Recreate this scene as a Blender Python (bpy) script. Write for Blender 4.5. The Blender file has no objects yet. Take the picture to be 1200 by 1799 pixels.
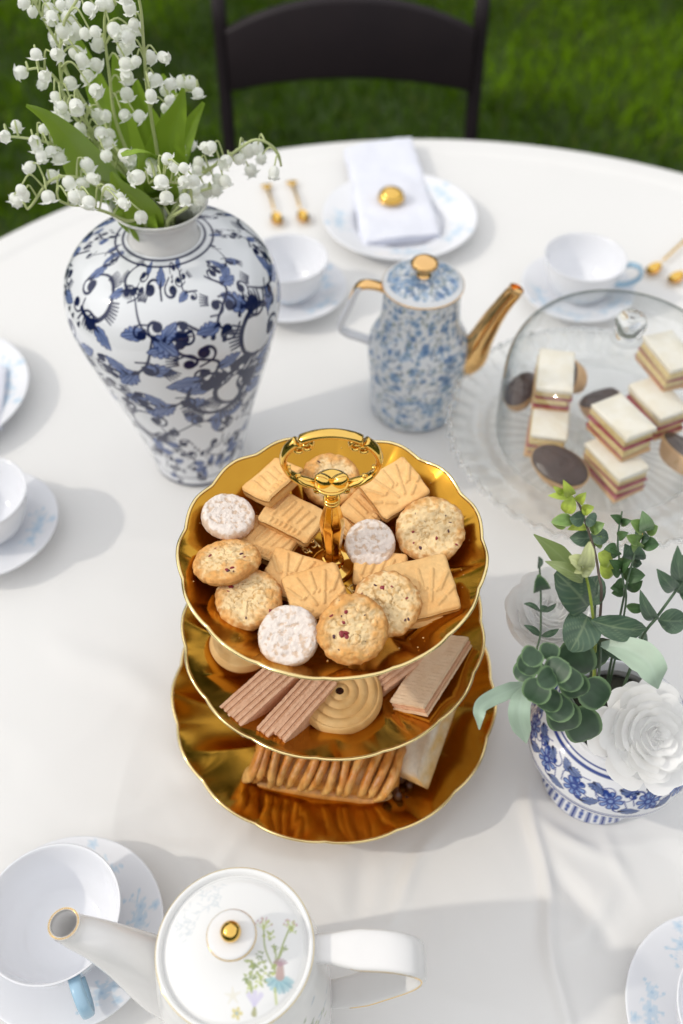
import bpy, math, random
import numpy as np
from mathutils import Vector, Matrix, Euler

random.seed(7)
RNG = np.random.default_rng(11)
PI = math.pi
R = math.radians
sc = bpy.context.scene
col = sc.collection

# ------------------------------------------------------------------ camera, sky, sun, exposure
TZ = 0.75                       # height of the table top above the lawn
EYE = 0.72                      # lens above the table top
FPX, PITCH = 1700.0, R(50)      # focal length in photo pixels, downward pitch
cam_d = bpy.data.cameras.new('camera')
cam = bpy.data.objects.new('camera', cam_d)
col.objects.link(cam)
cam.location = (0, 0, TZ + EYE)
cam.rotation_euler = (R(90) - PITCH, 0, 0)
cam_d.sensor_fit = 'VERTICAL'
cam_d.sensor_height = 36.0
cam_d.lens = FPX / 1799 * 36.0
cam_d.clip_start = 0.01
cam_d.clip_end = 500
cam_d.dof.use_dof = True
cam_d.dof.focus_distance = 0.62
cam_d.dof.aperture_fstop = 4.2
sc.camera = cam

SUN_EL, SUN_AZ = R(38), R(190)   # direction the light comes from (azimuth counter-clockwise from +x)
world = bpy.data.worlds.new('World')
sc.world = world
world.use_nodes = True
wn = world.node_tree
for n in list(wn.nodes):
    wn.nodes.remove(n)
w_out = wn.nodes.new('ShaderNodeOutputWorld')
w_bg = wn.nodes.new('ShaderNodeBackground')
w_sky = wn.nodes.new('ShaderNodeTexSky')
w_sky.sky_type = 'NISHITA'
w_sky.sun_disc = False
w_sky.sun_elevation = SUN_EL
w_sky.sun_rotation = R(90) - SUN_AZ
w_sky.air_density = 1.0
w_sky.dust_density = 2.0
w_hs = wn.nodes.new('ShaderNodeHueSaturation')
w_hs.inputs['Saturation'].default_value = 0.22
w_bg.inputs['Strength'].default_value = 0.15
wn.links.new(w_sky.outputs[0], w_hs.inputs['Color'])
w_veil = wn.nodes.new('ShaderNodeMix')          # thin even cloud veil over the clear sky
w_veil.data_type = 'RGBA'
w_veil.inputs[0].default_value = 0.80
w_veil.inputs[7].default_value = (4.0, 4.0, 4.05, 1)
wn.links.new(w_hs.outputs[0], w_veil.inputs[6])
wn.links.new(w_veil.outputs[2], w_bg.inputs['Color'])
wn.links.new(w_bg.outputs[0], w_out.inputs['Surface'])

sun_d = bpy.data.lights.new('sun', 'SUN')
sun_d.energy = 0.56
sun_d.angle = R(1.6)
sun_d.color = (1.0, 0.93, 0.82)
sun = bpy.data.objects.new('sun', sun_d)
col.objects.link(sun)
sdir = Vector((math.cos(SUN_EL) * math.cos(SUN_AZ), math.cos(SUN_EL) * math.sin(SUN_AZ), math.sin(SUN_EL)))
sun.rotation_euler = sdir.to_track_quat('Z', 'Y').to_euler()
sun.location = sdir * 20

sc.view_settings.view_transform = 'Standard'
sc.view_settings.look = 'None'
sc.view_settings.gamma = 1.0
sc.view_settings.exposure = 0.93
sc.view_settings.use_curve_mapping = False
sc.cycles.max_bounces = 20
sc.cycles.diffuse_bounces = 18
sc.cycles.glossy_bounces = 8
sc.cycles.transparent_max_bounces = 24
sc.cycles.transmission_bounces = 12

# ------------------------------------------------------------------ measuring helper
def at(px, py, z):
    """World point at height z above the table that lies behind photo pixel (px, py)."""
    s, c = math.sin(PITCH), math.cos(PITCH)
    a, b = (px - 600) / FPX, -(py - 899.5) / FPX
    d = Vector((a, c + b * s, -s + b * c))
    k = (z - EYE) / d.z
    return Vector((d.x * k, d.y * k, TZ + z))

def at_y(px, py, y):
    """World point on the vertical plane at distance y."""
    s, c = math.sin(PITCH), math.cos(PITCH)
    a, b = (px - 600) / FPX, -(py - 899.5) / FPX
    d = Vector((a, c + b * s, -s + b * c)) * 1.0
    k = y / d.y
    return Vector((d.x * k, y, TZ + EYE + d.z * k))

# ------------------------------------------------------------------ noise
def _hash(i, j, k, seed):
    n = (i * 374761393 + j * 668265263 + k * 2147483647 + seed * 974711) & 0xffffffff
    n = ((n ^ (n >> 13)) * 1274126177) & 0xffffffff
    n = n ^ (n >> 16)
    return (n & 0xffff) / 65535.0

def vnoise(P, seed=0):
    P = np.asarray(P, float)
    I = np.floor(P).astype(np.int64)
    f = P - I
    f = f * f * (3 - 2 * f)
    out = 0
    for dx in (0, 1):
        wx = f[..., 0] if dx else 1 - f[..., 0]
        for dy in (0, 1):
            wy = f[..., 1] if dy else 1 - f[..., 1]
            for dz in (0, 1):
                wz = f[..., 2] if dz else 1 - f[..., 2]
                out = out + wx * wy * wz * _hash(I[..., 0] + dx, I[..., 1] + dy, I[..., 2] + dz, seed)
    return out

def fbm(P, seed=0, octv=4):
    P = np.asarray(P, float)
    a, t, s = 0.5, 0, 0
    for o in range(octv):
        t = t + a * vnoise(P * (2 ** o) + 17.3 * o, seed + o)
        s += a
        a *= 0.5
    return t / s

def sstep(a, b, x):
    t = np.clip((x - a) / (b - a), 0, 1)
    return t * t * (3 - 2 * t)

def lerp(a, b, t):
    t = np.asarray(t)[..., None]
    return np.asarray(a) * (1 - t) + np.asarray(b) * t

def spline(pts, n, closed=False):
    """Catmull-Rom resampled to n points, about even in arc length."""
    P = np.asarray(pts, float)
    m = len(P)
    if m == 2:
        t = np.linspace(0, 1, n)[:, None]
        return P[0] * (1 - t) + P[1] * t
    ext = np.vstack([2 * P[0] - P[1], P, 2 * P[-1] - P[-2]])
    out = []
    for i in range(m - 1):
        p0, p1, p2, p3 = ext[i:i + 4]
        t = np.linspace(0, 1, 24, endpoint=False)[:, None]
        out.append(0.5 * ((2 * p1) + (-p0 + p2) * t + (2 * p0 - 5 * p1 + 4 * p2 - p3) * t ** 2 + (-p0 + 3 * p1 - 3 * p2 + p3) * t ** 3))
    out.append(P[-1][None])
    Q = np.vstack(out)
    L = np.r_[0, np.cumsum(np.linalg.norm(np.diff(Q, axis=0), axis=1))]
    s = np.linspace(0, L[-1], n)
    return np.stack([np.interp(s, L, Q[:, k]) for k in range(Q.shape[1])], 1)

# ------------------------------------------------------------------ mesh building
class MB:
    def __init__(self):
        self.V, self.F, self.C, self.n = [], [], [], 0
    def add(self, V, F, C=None):
        V = np.asarray(V, float).reshape(-1, 3)
        self.V.append(V)
        if isinstance(F, np.ndarray):
            F = [F]
        for f in F:
            f = np.asarray(f, int)
            if f.size:
                self.F.append(f + self.n)
        if C is None:
            C = np.full((len(V), 3), 0.8)
        C = np.asarray(C, float)
        if C.ndim == 1:
            C = np.tile(C, (len(V), 1))
        self.C.append(C)
        self.n += len(V)
        return self
    def mesh(self, name, mat=None, smooth=True, paint=False):
        V = np.vstack(self.V)
        me = bpy.data.meshes.new(name)
        me.vertices.add(len(V))
        me.vertices.foreach_set('co', V.ravel())
        idx = np.concatenate([f.ravel() for f in self.F])
        tot = np.concatenate([np.full(len(f), f.shape[1]) for f in self.F])
        me.loops.add(len(idx))
        me.loops.foreach_set('vertex_index', idx)
        me.polygons.add(len(tot))
        me.polygons.foreach_set('loop_start', np.r_[0, np.cumsum(tot)[:-1]])
        me.polygons.foreach_set('use_smooth', np.full(len(tot), bool(smooth)))
        if paint:
            a = me.color_attributes.new('paint', 'FLOAT_COLOR', 'POINT')
            C = np.c_[np.vstack(self.C), np.ones(len(V))]
            a.data.foreach_set('color', C.ravel())
        me.update(calc_edges=True)
        me.validate()
        if mat:
            me.materials.append(mat)
        return me
    def obj(self, name, mat=None, parent=None, smooth=True, paint=False, loc=None, rot=None):
        return mk(name, self.mesh(name, mat, smooth, paint), parent, loc, rot)

def mk(name, me, parent=None, loc=None, rot=None):
    o = bpy.data.objects.new(name, me)
    col.objects.link(o)
    if parent:
        o.parent = parent
    if loc is not None:
        o.location = loc
    if rot is not None:
        o.rotation_euler = rot
    return o

def tag(o, label=None, cat=None, group=None, kind=None):
    if label: o['label'] = label
    if cat: o['category'] = cat
    if group: o['group'] = group
    if kind: o['kind'] = kind
    return o

def thing(name, label, cat, loc=(0, 0, 0), rz=0.0, group=None):
    o = bpy.data.objects.new(name, None)
    o.empty_display_size = 0.02
    col.objects.link(o)
    o.location = loc
    o.rotation_euler = (0, 0, rz)
    return tag(o, label, cat, group)

def gridf(nr, nc, wrap=False):
    i, j = np.meshgrid(np.arange(nr - 1), np.arange(nc if wrap else nc - 1), indexing='ij')
    j2 = (j + 1) % nc
    return np.stack([i * nc + j, i * nc + j2, (i + 1) * nc + j2, (i + 1) * nc + j], -1).reshape(-1, 4)

def lathe(prof, seg=64, a0=PI / 2):
    """prof (r, z) bottom to top; column 0 faces +y so that the middle column faces the camera."""
    P = np.asarray(prof, float)
    t = a0 + np.arange(seg) / seg * 2 * PI
    V = np.stack([P[:, 0][:, None] * np.cos(t), P[:, 0][:, None] * np.sin(t), np.repeat(P[:, 1][:, None], seg, 1)], -1)
    return V.reshape(-1, 3), gridf(len(P), seg, True)

def frames(P, up=None):
    P = np.asarray(P, float)
    T = np.gradient(P, axis=0)
    T /= np.linalg.norm(T, axis=1)[:, None] + 1e-12
    N = np.zeros_like(P)
    n = np.array([0, 0, 1.0]) if abs(T[0][2]) < 0.9 else np.array([1.0, 0, 0])
    if up is not None:
        n = np.asarray(up, float)
    for i in range(len(P)):
        n = (np.asarray(up, float) if up is not None else n)
        n = n - T[i] * (n @ T[i])
        n /= np.linalg.norm(n) + 1e-12
        N[i] = n
    return T, N, np.cross(T, N)

def sweep(P, a, b, seg=10, up=None, power=2.0, caps=True):
    """Tube along P: half-axis a along the normal (up), b along the binormal."""
    P = np.asarray(P, float)
    T, N, Bn = frames(P, up)
    a = np.broadcast_to(np.asarray(a, float), (len(P),))
    b = np.broadcast_to(np.asarray(b, float), (len(P),))
    t = np.arange(seg) / seg * 2 * PI
    c, s = np.cos(t), np.sin(t)
    c = np.sign(c) * np.abs(c) ** (2 / power)
    s = np.sign(s) * np.abs(s) ** (2 / power)
    V = P[:, None] + N[:, None] * (a[:, None] * c)[..., None] + Bn[:, None] * (b[:, None] * s)[..., None]
    V = V.reshape(-1, 3)
    F = [gridf(len(P), seg, True)[:, ::-1]]
    if caps:
        n = len(V)
        V = np.vstack([V, P[0], P[-1]])
        k = np.arange(seg)
        F.append(np.stack([np.full(seg, n), k, (k + 1) % seg], 1))
        o = (len(P) - 1) * seg
        F.append(np.stack([np.full(seg, n + 1), o + (k + 1) % seg, o + k], 1))
    return V, F

def tube(P, r, seg=8, caps=True):
    return sweep(P, r, r, seg, None, 2.0, caps)

def ellipsoid(rx, ry, rz, nu=14, nv=9, c=(0, 0, 0)):
    v = np.linspace(-PI / 2, PI / 2, nv)
    V, F = lathe(np.stack([np.cos(v) + 1e-6, np.sin(v)], 1), nu)
    return V * (rx, ry, rz) + np.asarray(c), F

def rbox(lx, ly, lz, r=0.002, n=3, power=6):
    """Box centred in x and y, standing on z = 0, with rounded corners and edges."""
    k = 8 * n
    t = np.arange(k) / k * 2 * PI + PI / k
    c, s = np.cos(t), np.sin(t)
    def ring(inset, z):
        hx, hy = lx / 2 - r, ly / 2 - r
        rr = max(r - inset, 1e-5)
        X = np.sign(c) * hx + c * rr
        Y = np.sign(s) * hy + s * rr
        return np.stack([X, Y, np.full(k, z)], 1)
    rings = []
    for q in np.linspace(0, PI / 2, n + 1):
        rings.append(ring(r * (1 - math.sin(q)), r * (1 - math.cos(q))))
    for q in np.linspace(PI / 2, 0, n + 1):
        rings.append(ring(r * (1 - math.sin(q)), lz - r * (1 - math.cos(q))))
    V = np.vstack(rings)
    F = [gridf(len(rings), k, True)]
    nV = len(V)
    V = np.vstack([V, [0, 0, 0], [0, 0, lz]])
    i = np.arange(k)
    F.append(np.stack([np.full(k, nV), (i + 1) % k, i], 1))
    o = (len(rings) - 1) * k
    F.append(np.stack([np.full(k, nV + 1), o + i, o + (i + 1) % k], 1))
    return V, F

def rotm(rx=0, ry=0, rz=0):
    return np.array(Euler((rx, ry, rz)).to_matrix())

def lean(yaw, tilt, az):
    """Euler for: turn by yaw about z, then tip the top face by tilt towards azimuth az (degrees)."""
    ax = Vector((-math.sin(R(az)), math.cos(R(az)), 0))
    return (Matrix.Rotation(R(tilt), 3, ax) @ Matrix.Rotation(R(yaw), 3, 'Z')).to_euler()

# ------------------------------------------------------------------ painting on surface points
class Paint:
    """Glaze painting: colours for surface points from strokes given in metres on the unrolled surface."""
    def __init__(self, P, base, px=0.0008, wrap=None):
        self.P, self.px, self.wrap = np.asarray(P, float), px, wrap
        self.C = np.tile(np.asarray(base, float), (len(self.P), 1))
    def _shifts(self, lo, hi):
        if not self.wrap:
            return [0]
        return [s for s in (-self.wrap, 0, self.wrap) if hi + s > -0.01 and lo + s < self.wrap + 0.01]
    def stroke(self, pts, w, c, alpha=1.0):
        pts = np.asarray(pts, float)
        w = np.broadcast_to(np.asarray(w, float), (len(pts),))
        pad = w.max() + 2 * self.px
        for sh in self._shifts(pts[:, 0].min(), pts[:, 0].max()):
            q = pts + (sh, 0)
            lo, hi = q.min(0) - pad, q.max(0) + pad
            m = np.where((self.P[:, 0] > lo[0]) & (self.P[:, 0] < hi[0]) & (self.P[:, 1] > lo[1]) & (self.P[:, 1] < hi[1]))[0]
            if not len(m):
                continue
            X = self.P[m]
            cov = np.zeros(len(m))
            for i in range(len(q) - 1):
                a, d = q[i], q[i + 1] - q[i]
                t = np.clip(((X - a) @ d) / (d @ d + 1e-15), 0, 1)
                dist = np.linalg.norm(X - a - t[:, None] * d, axis=1)
                cov = np.maximum(cov, np.clip(0.5 + (w[i] * (1 - t) + w[i + 1] * t - dist) / self.px, 0, 1))
            k = (cov * alpha)[:, None]
            self.C[m] = self.C[m] * (1 - k) + np.asarray(c) * k
    def dot(self, x, y, r, c, alpha=1.0):
        self.stroke([(x, y), (x + 1e-6, y)], r, c, alpha)
    def poly(self, pts, c, alpha=1.0, grad=None):
        pts = np.asarray(pts, float)
        for sh in self._shifts(pts[:, 0].min(), pts[:, 0].max()):
            q = pts + (sh, 0)
            lo, hi = q.min(0), q.max(0)
            m = np.where((self.P[:, 0] > lo[0]) & (self.P[:, 0] < hi[0]) & (self.P[:, 1] > lo[1]) & (self.P[:, 1] < hi[1]))[0]
            if not len(m):
                continue
            X = self.P[m]
            ins = np.zeros(len(m), bool)
            for i in range(len(q)):
                (x1, y1), (x2, y2) = q[i], q[(i + 1) % len(q)]
                if y1 == y2:
                    continue
                ins ^= ((y1 > X[:, 1]) != (y2 > X[:, 1])) & (X[:, 0] < (x2 - x1) * (X[:, 1] - y1) / (y2 - y1) + x1)
            m = m[ins]
            cc = np.asarray(c, float)
            if grad is not None:
                cc = lerp(c, grad[0], grad[1](self.P[m] - (sh, 0)))
            self.C[m] = self.C[m] * (1 - alpha) + cc * alpha

def xf(pts, pos, ang=0.0, s=1.0, flip=False):
    P = np.asarray(pts, float) * s
    if flip:
        P = P * (1, -1)
    c, n = math.cos(ang), math.sin(ang)
    return np.stack([P[:, 0] * c - P[:, 1] * n, P[:, 0] * n + P[:, 1] * c], 1) + np.asarray(pos)

# ------------------------------------------------------------------ materials
def nodes(name):
    m = bpy.data.materials.new(name)
    m.use_nodes = True
    nt = m.node_tree
    return m, nt, nt.nodes['Principled BSDF']

def setp(b, **kw):
    for k, v in kw.items():
        if k in b.inputs:
            b.inputs[k].default_value = v

def bump(nt, b, scale, strength, dist=0.001, detail=4, kind='noise'):
    tc = nt.nodes.new('ShaderNodeTexCoord')
    if kind == 'noise':
        t = nt.nodes.new('ShaderNodeTexNoise')
        t.inputs['Detail'].default_value = detail
    else:
        t = nt.nodes.new('ShaderNodeTexVoronoi')
    t.inputs['Scale'].default_value = scale
    bp = nt.nodes.new('ShaderNodeBump')
    bp.inputs['Strength'].default_value = strength
    bp.inputs['Distance'].default_value = dist
    nt.links.new(tc.outputs['Object'], t.inputs['Vector'])
    nt.links.new(t.outputs[0], bp.inputs['Height'])
    nt.links.new(bp.outputs[0], b.inputs['Normal'])
    return t

def mat(name, c, rough=0.5, metal=0.0, var=None, vscale=20.0, bmp=None, rvar=None, **kw):
    m, nt, b = nodes(name)
    setp(b, **{'Base Color': (*c, 1), 'Roughness': rough, 'Metallic': metal}, **kw)
    tc = nt.nodes.new('ShaderNodeTexCoord')
    n = nt.nodes.new('ShaderNodeTexNoise')
    n.inputs['Scale'].default_value = vscale
    n.inputs['Detail'].default_value = 5
    mx = nt.nodes.new('ShaderNodeMix')
    mx.data_type = 'RGBA'
    mx.inputs[6].default_value = (*c, 1)
    mx.inputs[7].default_value = (*(var if var else tuple(x * 0.93 for x in c)), 1)
    rp = nt.nodes.new('ShaderNodeValToRGB')
    rp.color_ramp.elements[0].position = 0.35
    rp.color_ramp.elements[1].position = 0.68
    nt.links.new(tc.outputs['Object'], n.inputs['Vector'])
    nt.links.new(n.outputs[0], rp.inputs[0])
    nt.links.new(rp.outputs[0], mx.inputs[0])
    nt.links.new(mx.outputs[2], b.inputs['Base Color'])
    if rvar:
        nr = nt.nodes.new('ShaderNodeTexNoise')
        nr.inputs['Scale'].default_value = rvar[0]
        nr.inputs['Detail'].default_value = 6
        mr = nt.nodes.new('ShaderNodeMapRange')
        mr.inputs[1].default_value, mr.inputs[2].default_value = 0.35, 0.70
        mr.inputs[3].default_value, mr.inputs[4].default_value = rvar[1], rvar[2]
        nt.links.new(tc.outputs['Object'], nr.inputs['Vector'])
        nt.links.new(nr.outputs[0], mr.inputs[0])
        nt.links.new(mr.outputs[0], b.inputs['Roughness'])
    if bmp:
        bump(nt, b, *bmp)
    return m

def paint_mat(name, rough=0.12, bmp=None, grain=None, **kw):
    m, nt, b = nodes(name)
    a = nt.nodes.new('ShaderNodeAttribute')
    a.attribute_name = 'paint'
    setp(b, Roughness=rough, **kw)
    src = a.outputs['Color']
    if grain:
        tc = nt.nodes.new('ShaderNodeTexCoord')
        n = nt.nodes.new('ShaderNodeTexNoise')
        n.inputs['Scale'].default_value = grain[0]
        n.inputs['Detail'].default_value = 6
        mp = nt.nodes.new('ShaderNodeMapRange')
        mp.inputs[1].default_value, mp.inputs[2].default_value = 0.3, 0.7
        mp.inputs[3].default_value, mp.inputs[4].default_value = 1 - grain[1], 1 + grain[1]
        mx = nt.nodes.new('ShaderNodeMix')
        mx.data_type = 'RGBA'
        mx.blend_type = 'MULTIPLY'
        mx.inputs[0].default_value = 1.0
        nt.links.new(tc.outputs['Object'], n.inputs['Vector'])
        nt.links.new(n.outputs[0], mp.inputs[0])
        nt.links.new(src, mx.inputs[6])
        nt.links.new(mp.outputs[0], mx.inputs[7])
        src = mx.outputs[2]
    nt.links.new(src, b.inputs['Base Color'])
    if bmp:
        bump(nt, b, *bmp)
    return m

def leaf_mat(name, c, var, rough=0.45, trans=0.25, vscale=60, paint=False):
    m, nt, b = nodes(name)
    setp(b, Roughness=rough)
    tc = nt.nodes.new('ShaderNodeTexCoord')
    n = nt.nodes.new('ShaderNodeTexNoise')
    n.inputs['Scale'].default_value = vscale
    mx = nt.nodes.new('ShaderNodeMix')
    mx.data_type = 'RGBA'
    mx.inputs[6].default_value = (*c, 1)
    mx.inputs[7].default_value = (*var, 1)
    nt.links.new(tc.outputs['Object'], n.inputs['Vector'])
    nt.links.new(n.outputs[0], mx.inputs[0])
    src = mx.outputs[2]
    if paint:
        a = nt.nodes.new('ShaderNodeAttribute')
        a.attribute_name = 'paint'
        src = a.outputs['Color']
    tr = nt.nodes.new('ShaderNodeBsdfTranslucent')
    ms = nt.nodes.new('ShaderNodeMixShader')
    ms.inputs[0].default_value = trans
    out = nt.nodes['Material Output']
    nt.links.new(src, b.inputs['Base Color'])
    nt.links.new(src, tr.inputs['Color'])
    nt.links.new(b.outputs[0], ms.inputs[1])
    nt.links.new(tr.outputs[0], ms.inputs[2])
    nt.links.new(ms.outputs[0], out.inputs['Surface'])
    return m

M = {}
M['china'] = mat('white_china', (0.80, 0.81, 0.84), 0.10, var=(0.78, 0.79, 0.82))
M['china_warm'] = mat('white_glazed_china', (0.82, 0.81, 0.80), 0.08)
M['china_paint'] = paint_mat('painted_china', 0.10)
M['vase'] = paint_mat('painted_porcelain', 0.07)
M['teapot'] = paint_mat('chintz_porcelain', 0.10)
M['blue_glaze'] = mat('pale_blue_glaze', (0.36, 0.55, 0.70), 0.12)
M['gold'] = mat('polished_gold', (0.90, 0.58, 0.15), 0.09, 1.0, var=(0.86, 0.53, 0.12), vscale=40, rvar=(90, 0.06, 0.16))
M['gold_rim'] = mat('pale_gold_edge', (0.95, 0.75, 0.36), 0.16, 1.0)
M['gold_plate'] = mat('gold_plate', (0.57, 0.295, 0.036), 0.11, 1.0, var=(0.52, 0.255, 0.030), vscale=30, bmp=(900, 0.05, 0.0002, 5), rvar=(28, 0.11, 0.24))
M['rose_gold'] = mat('warm_gold_lustre', (0.93, 0.58, 0.24), 0.10, 1.0)
M['cloth'] = mat('cream_tablecloth', (0.785, 0.780, 0.765), 0.75, var=(0.765, 0.760, 0.744), vscale=3, bmp=(900, 0.05, 0.0004, 2))
M['napkin'] = mat('white_linen', (0.78, 0.80, 0.88), 0.85, bmp=(700, 0.15, 0.0005, 2))
M['cookie'] = paint_mat('baked_cookie', 0.8, (420, 0.55, 0.0012, 6), (260, 0.16))
M['sugar'] = paint_mat('sugared_cookie', 0.85, (520, 0.6, 0.001, 6), (330, 0.10))
M['short'] = paint_mat('shortbread_crumb', 0.75, (900, 0.30, 0.0006, 5), (420, 0.07))
M['berry'] = mat('dried_cranberry', (0.26, 0.016, 0.024), 0.35)
M['crumb_dark'] = mat('dark_berry_piece', (0.085, 0.022, 0.035), 0.5)
M['wafer'] = mat('pink_wafer', (0.78, 0.49, 0.32), 0.85, var=(0.69, 0.39, 0.24), vscale=160, bmp=(700, 0.7, 0.001, 5))
M['wafer_cream'] = mat('wafer_cream', (0.68, 0.40, 0.25), 0.8, var=(0.58, 0.31, 0.17), vscale=200, bmp=(600, 0.8, 0.001, 5))
M['wafer_pale'] = mat('pale_wafer', (0.82, 0.63, 0.44), 0.85, var=(0.76, 0.55, 0.36), vscale=120, bmp=(600, 0.4, 0.001, 5))
M['biscuit'] = mat('piped_biscuit', (0.70, 0.46, 0.20), 0.7, var=(0.60, 0.35, 0.12), vscale=70, bmp=(600, 0.3, 0.0006, 4))
M['hole_dark'] = mat('dark_hole_shade', (0.03, 0.012, 0.01), 0.15)
M['pastry'] = paint_mat('glazed_puff_pastry', 0.30, (340, 0.6, 0.0012, 6), (150, 0.22))
M['scone'] = paint_mat('dusted_shortcake', 0.85, (420, 0.5, 0.001, 5), (300, 0.08))
M['sponge'] = mat('yellow_sponge', (0.74, 0.60, 0.30), 0.85, var=(0.66, 0.50, 0.22), vscale=200, bmp=(700, 0.8, 0.0012, 5))
M['jam'] = mat('red_jam', (0.28, 0.03, 0.04), 0.35, var=(0.40, 0.10, 0.12), vscale=120)
M['cream'] = mat('cream_topping', (0.84, 0.80, 0.70), 0.6, var=(0.80, 0.74, 0.60), vscale=90, bmp=(260, 0.5, 0.001, 4))
M['tart'] = mat('tart_pastry', (0.66, 0.42, 0.20), 0.7, var=(0.58, 0.34, 0.14), vscale=90, bmp=(500, 0.3, 0.0006, 4))
M['choc'] = mat('dark_chocolate', (0.045, 0.020, 0.014), 0.32, var=(0.07, 0.033, 0.022), vscale=60, bmp=(90, 0.4, 0.0015, 3))
M['chair'] = mat('dark_brown_resin', (0.010, 0.0055, 0.008), 0.55, var=(0.014, 0.008, 0.010), vscale=8, **{'Specular IOR Level': 0.3})
M['table_frame'] = mat('grey_steel', (0.25, 0.25, 0.26), 0.4, 0.8)
M['table_top'] = mat('white_plastic', (0.7, 0.7, 0.68), 0.5)
M['stem'] = leaf_mat('pale_green_stem', (0.50, 0.58, 0.22), (0.64, 0.70, 0.38), 0.5, 0.15, 40)
M['bell'] = leaf_mat('white_bell', (0.97, 0.975, 0.95), (0.95, 0.965, 0.90), 0.45, 0.40, 60)
M['lily_leaf'] = leaf_mat('lily_leaf', (0.27, 0.43, 0.035), (0.34, 0.50, 0.055), 0.35, 0.28, 25)
M['euc'] = leaf_mat('eucalyptus_leaf', (0, 0, 0), (0, 0, 0), 0.42, 0.12, 60, paint=True)
M['twig'] = mat('green_twig', (0.10, 0.16, 0.09), 0.5, var=(0.07, 0.12, 0.07))
M['twig_brown'] = mat('brown_twig', (0.12, 0.09, 0.07), 0.6)
M['twig_lime'] = mat('lime_twig', (0.30, 0.38, 0.06), 0.5)
M['petal'] = leaf_mat('white_petal', (0.975, 0.975, 0.975), (0.965, 0.96, 0.945), 0.6, 0.30, 30)
M['soil'] = mat('dark_foam', (0.03, 0.03, 0.02), 0.9, bmp=(200, 0.8, 0.003, 4))

def glass_mat(name, tint=(0.985, 0.992, 0.99), mixt=0.5, rough=0.0):
    """Clear glass: refraction blended with straight-through light, so that it lights what it covers."""
    m, nt, b = nodes(name)
    setp(b, **{'Base Color': (*tint, 1), 'Roughness': rough, 'IOR': 1.5, 'Transmission Weight': 1.0})
    tr = nt.nodes.new('ShaderNodeBsdfTransparent')
    tr.inputs[0].default_value = (*tint, 1)
    ms = nt.nodes.new('ShaderNodeMixShader')
    ms.inputs[0].default_value = mixt
    out = nt.nodes['Material Output']
    nt.links.new(b.outputs[0], ms.inputs[1])
    nt.links.new(tr.outputs[0], ms.inputs[2])
    nt.links.new(ms.outputs[0], out.inputs['Surface'])
    return m

def thin_glass_mat(name):
    """Thin blown glass: clear face on, grey and mirror-like towards grazing view."""
    m, nt, b = nodes(name)
    nt.nodes.remove(b)
    lw = nt.nodes.new('ShaderNodeLayerWeight')
    lw.inputs['Blend'].default_value = 0.5
    cr = nt.nodes.new('ShaderNodeValToRGB')
    cr.color_ramp.elements[0].position = 0.0
    cr.color_ramp.elements[0].color = (0.99, 0.995, 0.995, 1)
    cr.color_ramp.elements[1].position = 1.0
    cr.color_ramp.elements[1].color = (0.03, 0.045, 0.045, 1)
    e = cr.color_ramp.elements.new(0.58)
    e.color = (0.965, 0.975, 0.975, 1)
    e = cr.color_ramp.elements.new(0.86)
    e.color = (0.42, 0.46, 0.46, 1)
    fr = nt.nodes.new('ShaderNodeMath')     # Schlick reflectance, the same from both sides of the thin wall
    fr.operation = 'POWER'
    fr.inputs[1].default_value = 3.6
    fa = nt.nodes.new('ShaderNodeMath')
    fa.operation = 'MULTIPLY_ADD'
    fa.inputs[1].default_value = 0.75
    fa.inputs[2].default_value = 0.055
    lf = nt.nodes.new('ShaderNodeLayerWeight')
    lf.inputs['Blend'].default_value = 0.5
    nt.links.new(lf.outputs['Facing'], fr.inputs[0])
    nt.links.new(fr.outputs[0], fa.inputs[0])
    tr = nt.nodes.new('ShaderNodeBsdfTransparent')
    gl = nt.nodes.new('ShaderNodeBsdfGlossy')
    gl.inputs['Roughness'].default_value = 0.03
    gl.inputs['Color'].default_value = (0.9, 0.9, 0.9, 1)
    ms = nt.nodes.new('ShaderNodeMixShader')
    out = nt.nodes['Material Output']
    nt.links.new(lw.outputs['Facing'], cr.inputs[0])
    nt.links.new(cr.outputs[0], tr.inputs[0])
    nt.links.new(fa.outputs[0], ms.inputs[0])
    nt.links.new(tr.outputs[0], ms.inputs[1])
    nt.links.new(gl.outputs[0], ms.inputs[2])
    nt.links.new(ms.outputs[0], out.inputs['Surface'])
    return m

M['glass'] = glass_mat('pressed_glass', mixt=0.80)
M['frost'] = glass_mat('moulded_glass_edge', (0.97, 0.98, 0.98), 0.25, 0.25)
M['knob'] = glass_mat('solid_glass', mixt=0.08)
M['dome'] = thin_glass_mat('dome_glass')

# ------------------------------------------------------------------ setting: lawn and grass
def lawn_mat():
    m, nt, b = nodes('lawn_soil_and_moss')
    tc = nt.nodes.new('ShaderNodeTexCoord')
    n = nt.nodes.new('ShaderNodeTexNoise')
    n.inputs['Scale'].default_value = 2.2
    n.inputs['Detail'].default_value = 6
    cr = nt.nodes.new('ShaderNodeValToRGB')
    cr.color_ramp.elements[0].color = (0.014, 0.028, 0.002, 1)
    cr.color_ramp.elements[1].color = (0.034, 0.070, 0.005, 1)
    cr.color_ramp.elements[0].position = 0.3
    cr.color_ramp.elements[1].position = 0.7
    nt.links.new(tc.outputs['Object'], n.inputs['Vector'])
    nt.links.new(n.outputs[0], cr.inputs[0])
    nt.links.new(cr.outputs[0], b.inputs['Base Color'])
    setp(b, Roughness=0.9)
    bump(nt, b, 60, 0.6, 0.02)
    return m

g = MB()
xs = np.array([-120, -30, -8, -3, 0, 3, 8, 30, 120.0])
X, Y = np.meshgrid(xs, xs, indexing='ij')
g.add(np.stack([X.ravel(), Y.ravel(), np.zeros(X.size)], 1), gridf(9, 9))
tag(g.obj('lawn_ground', lawn_mat()), kind='structure')

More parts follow.
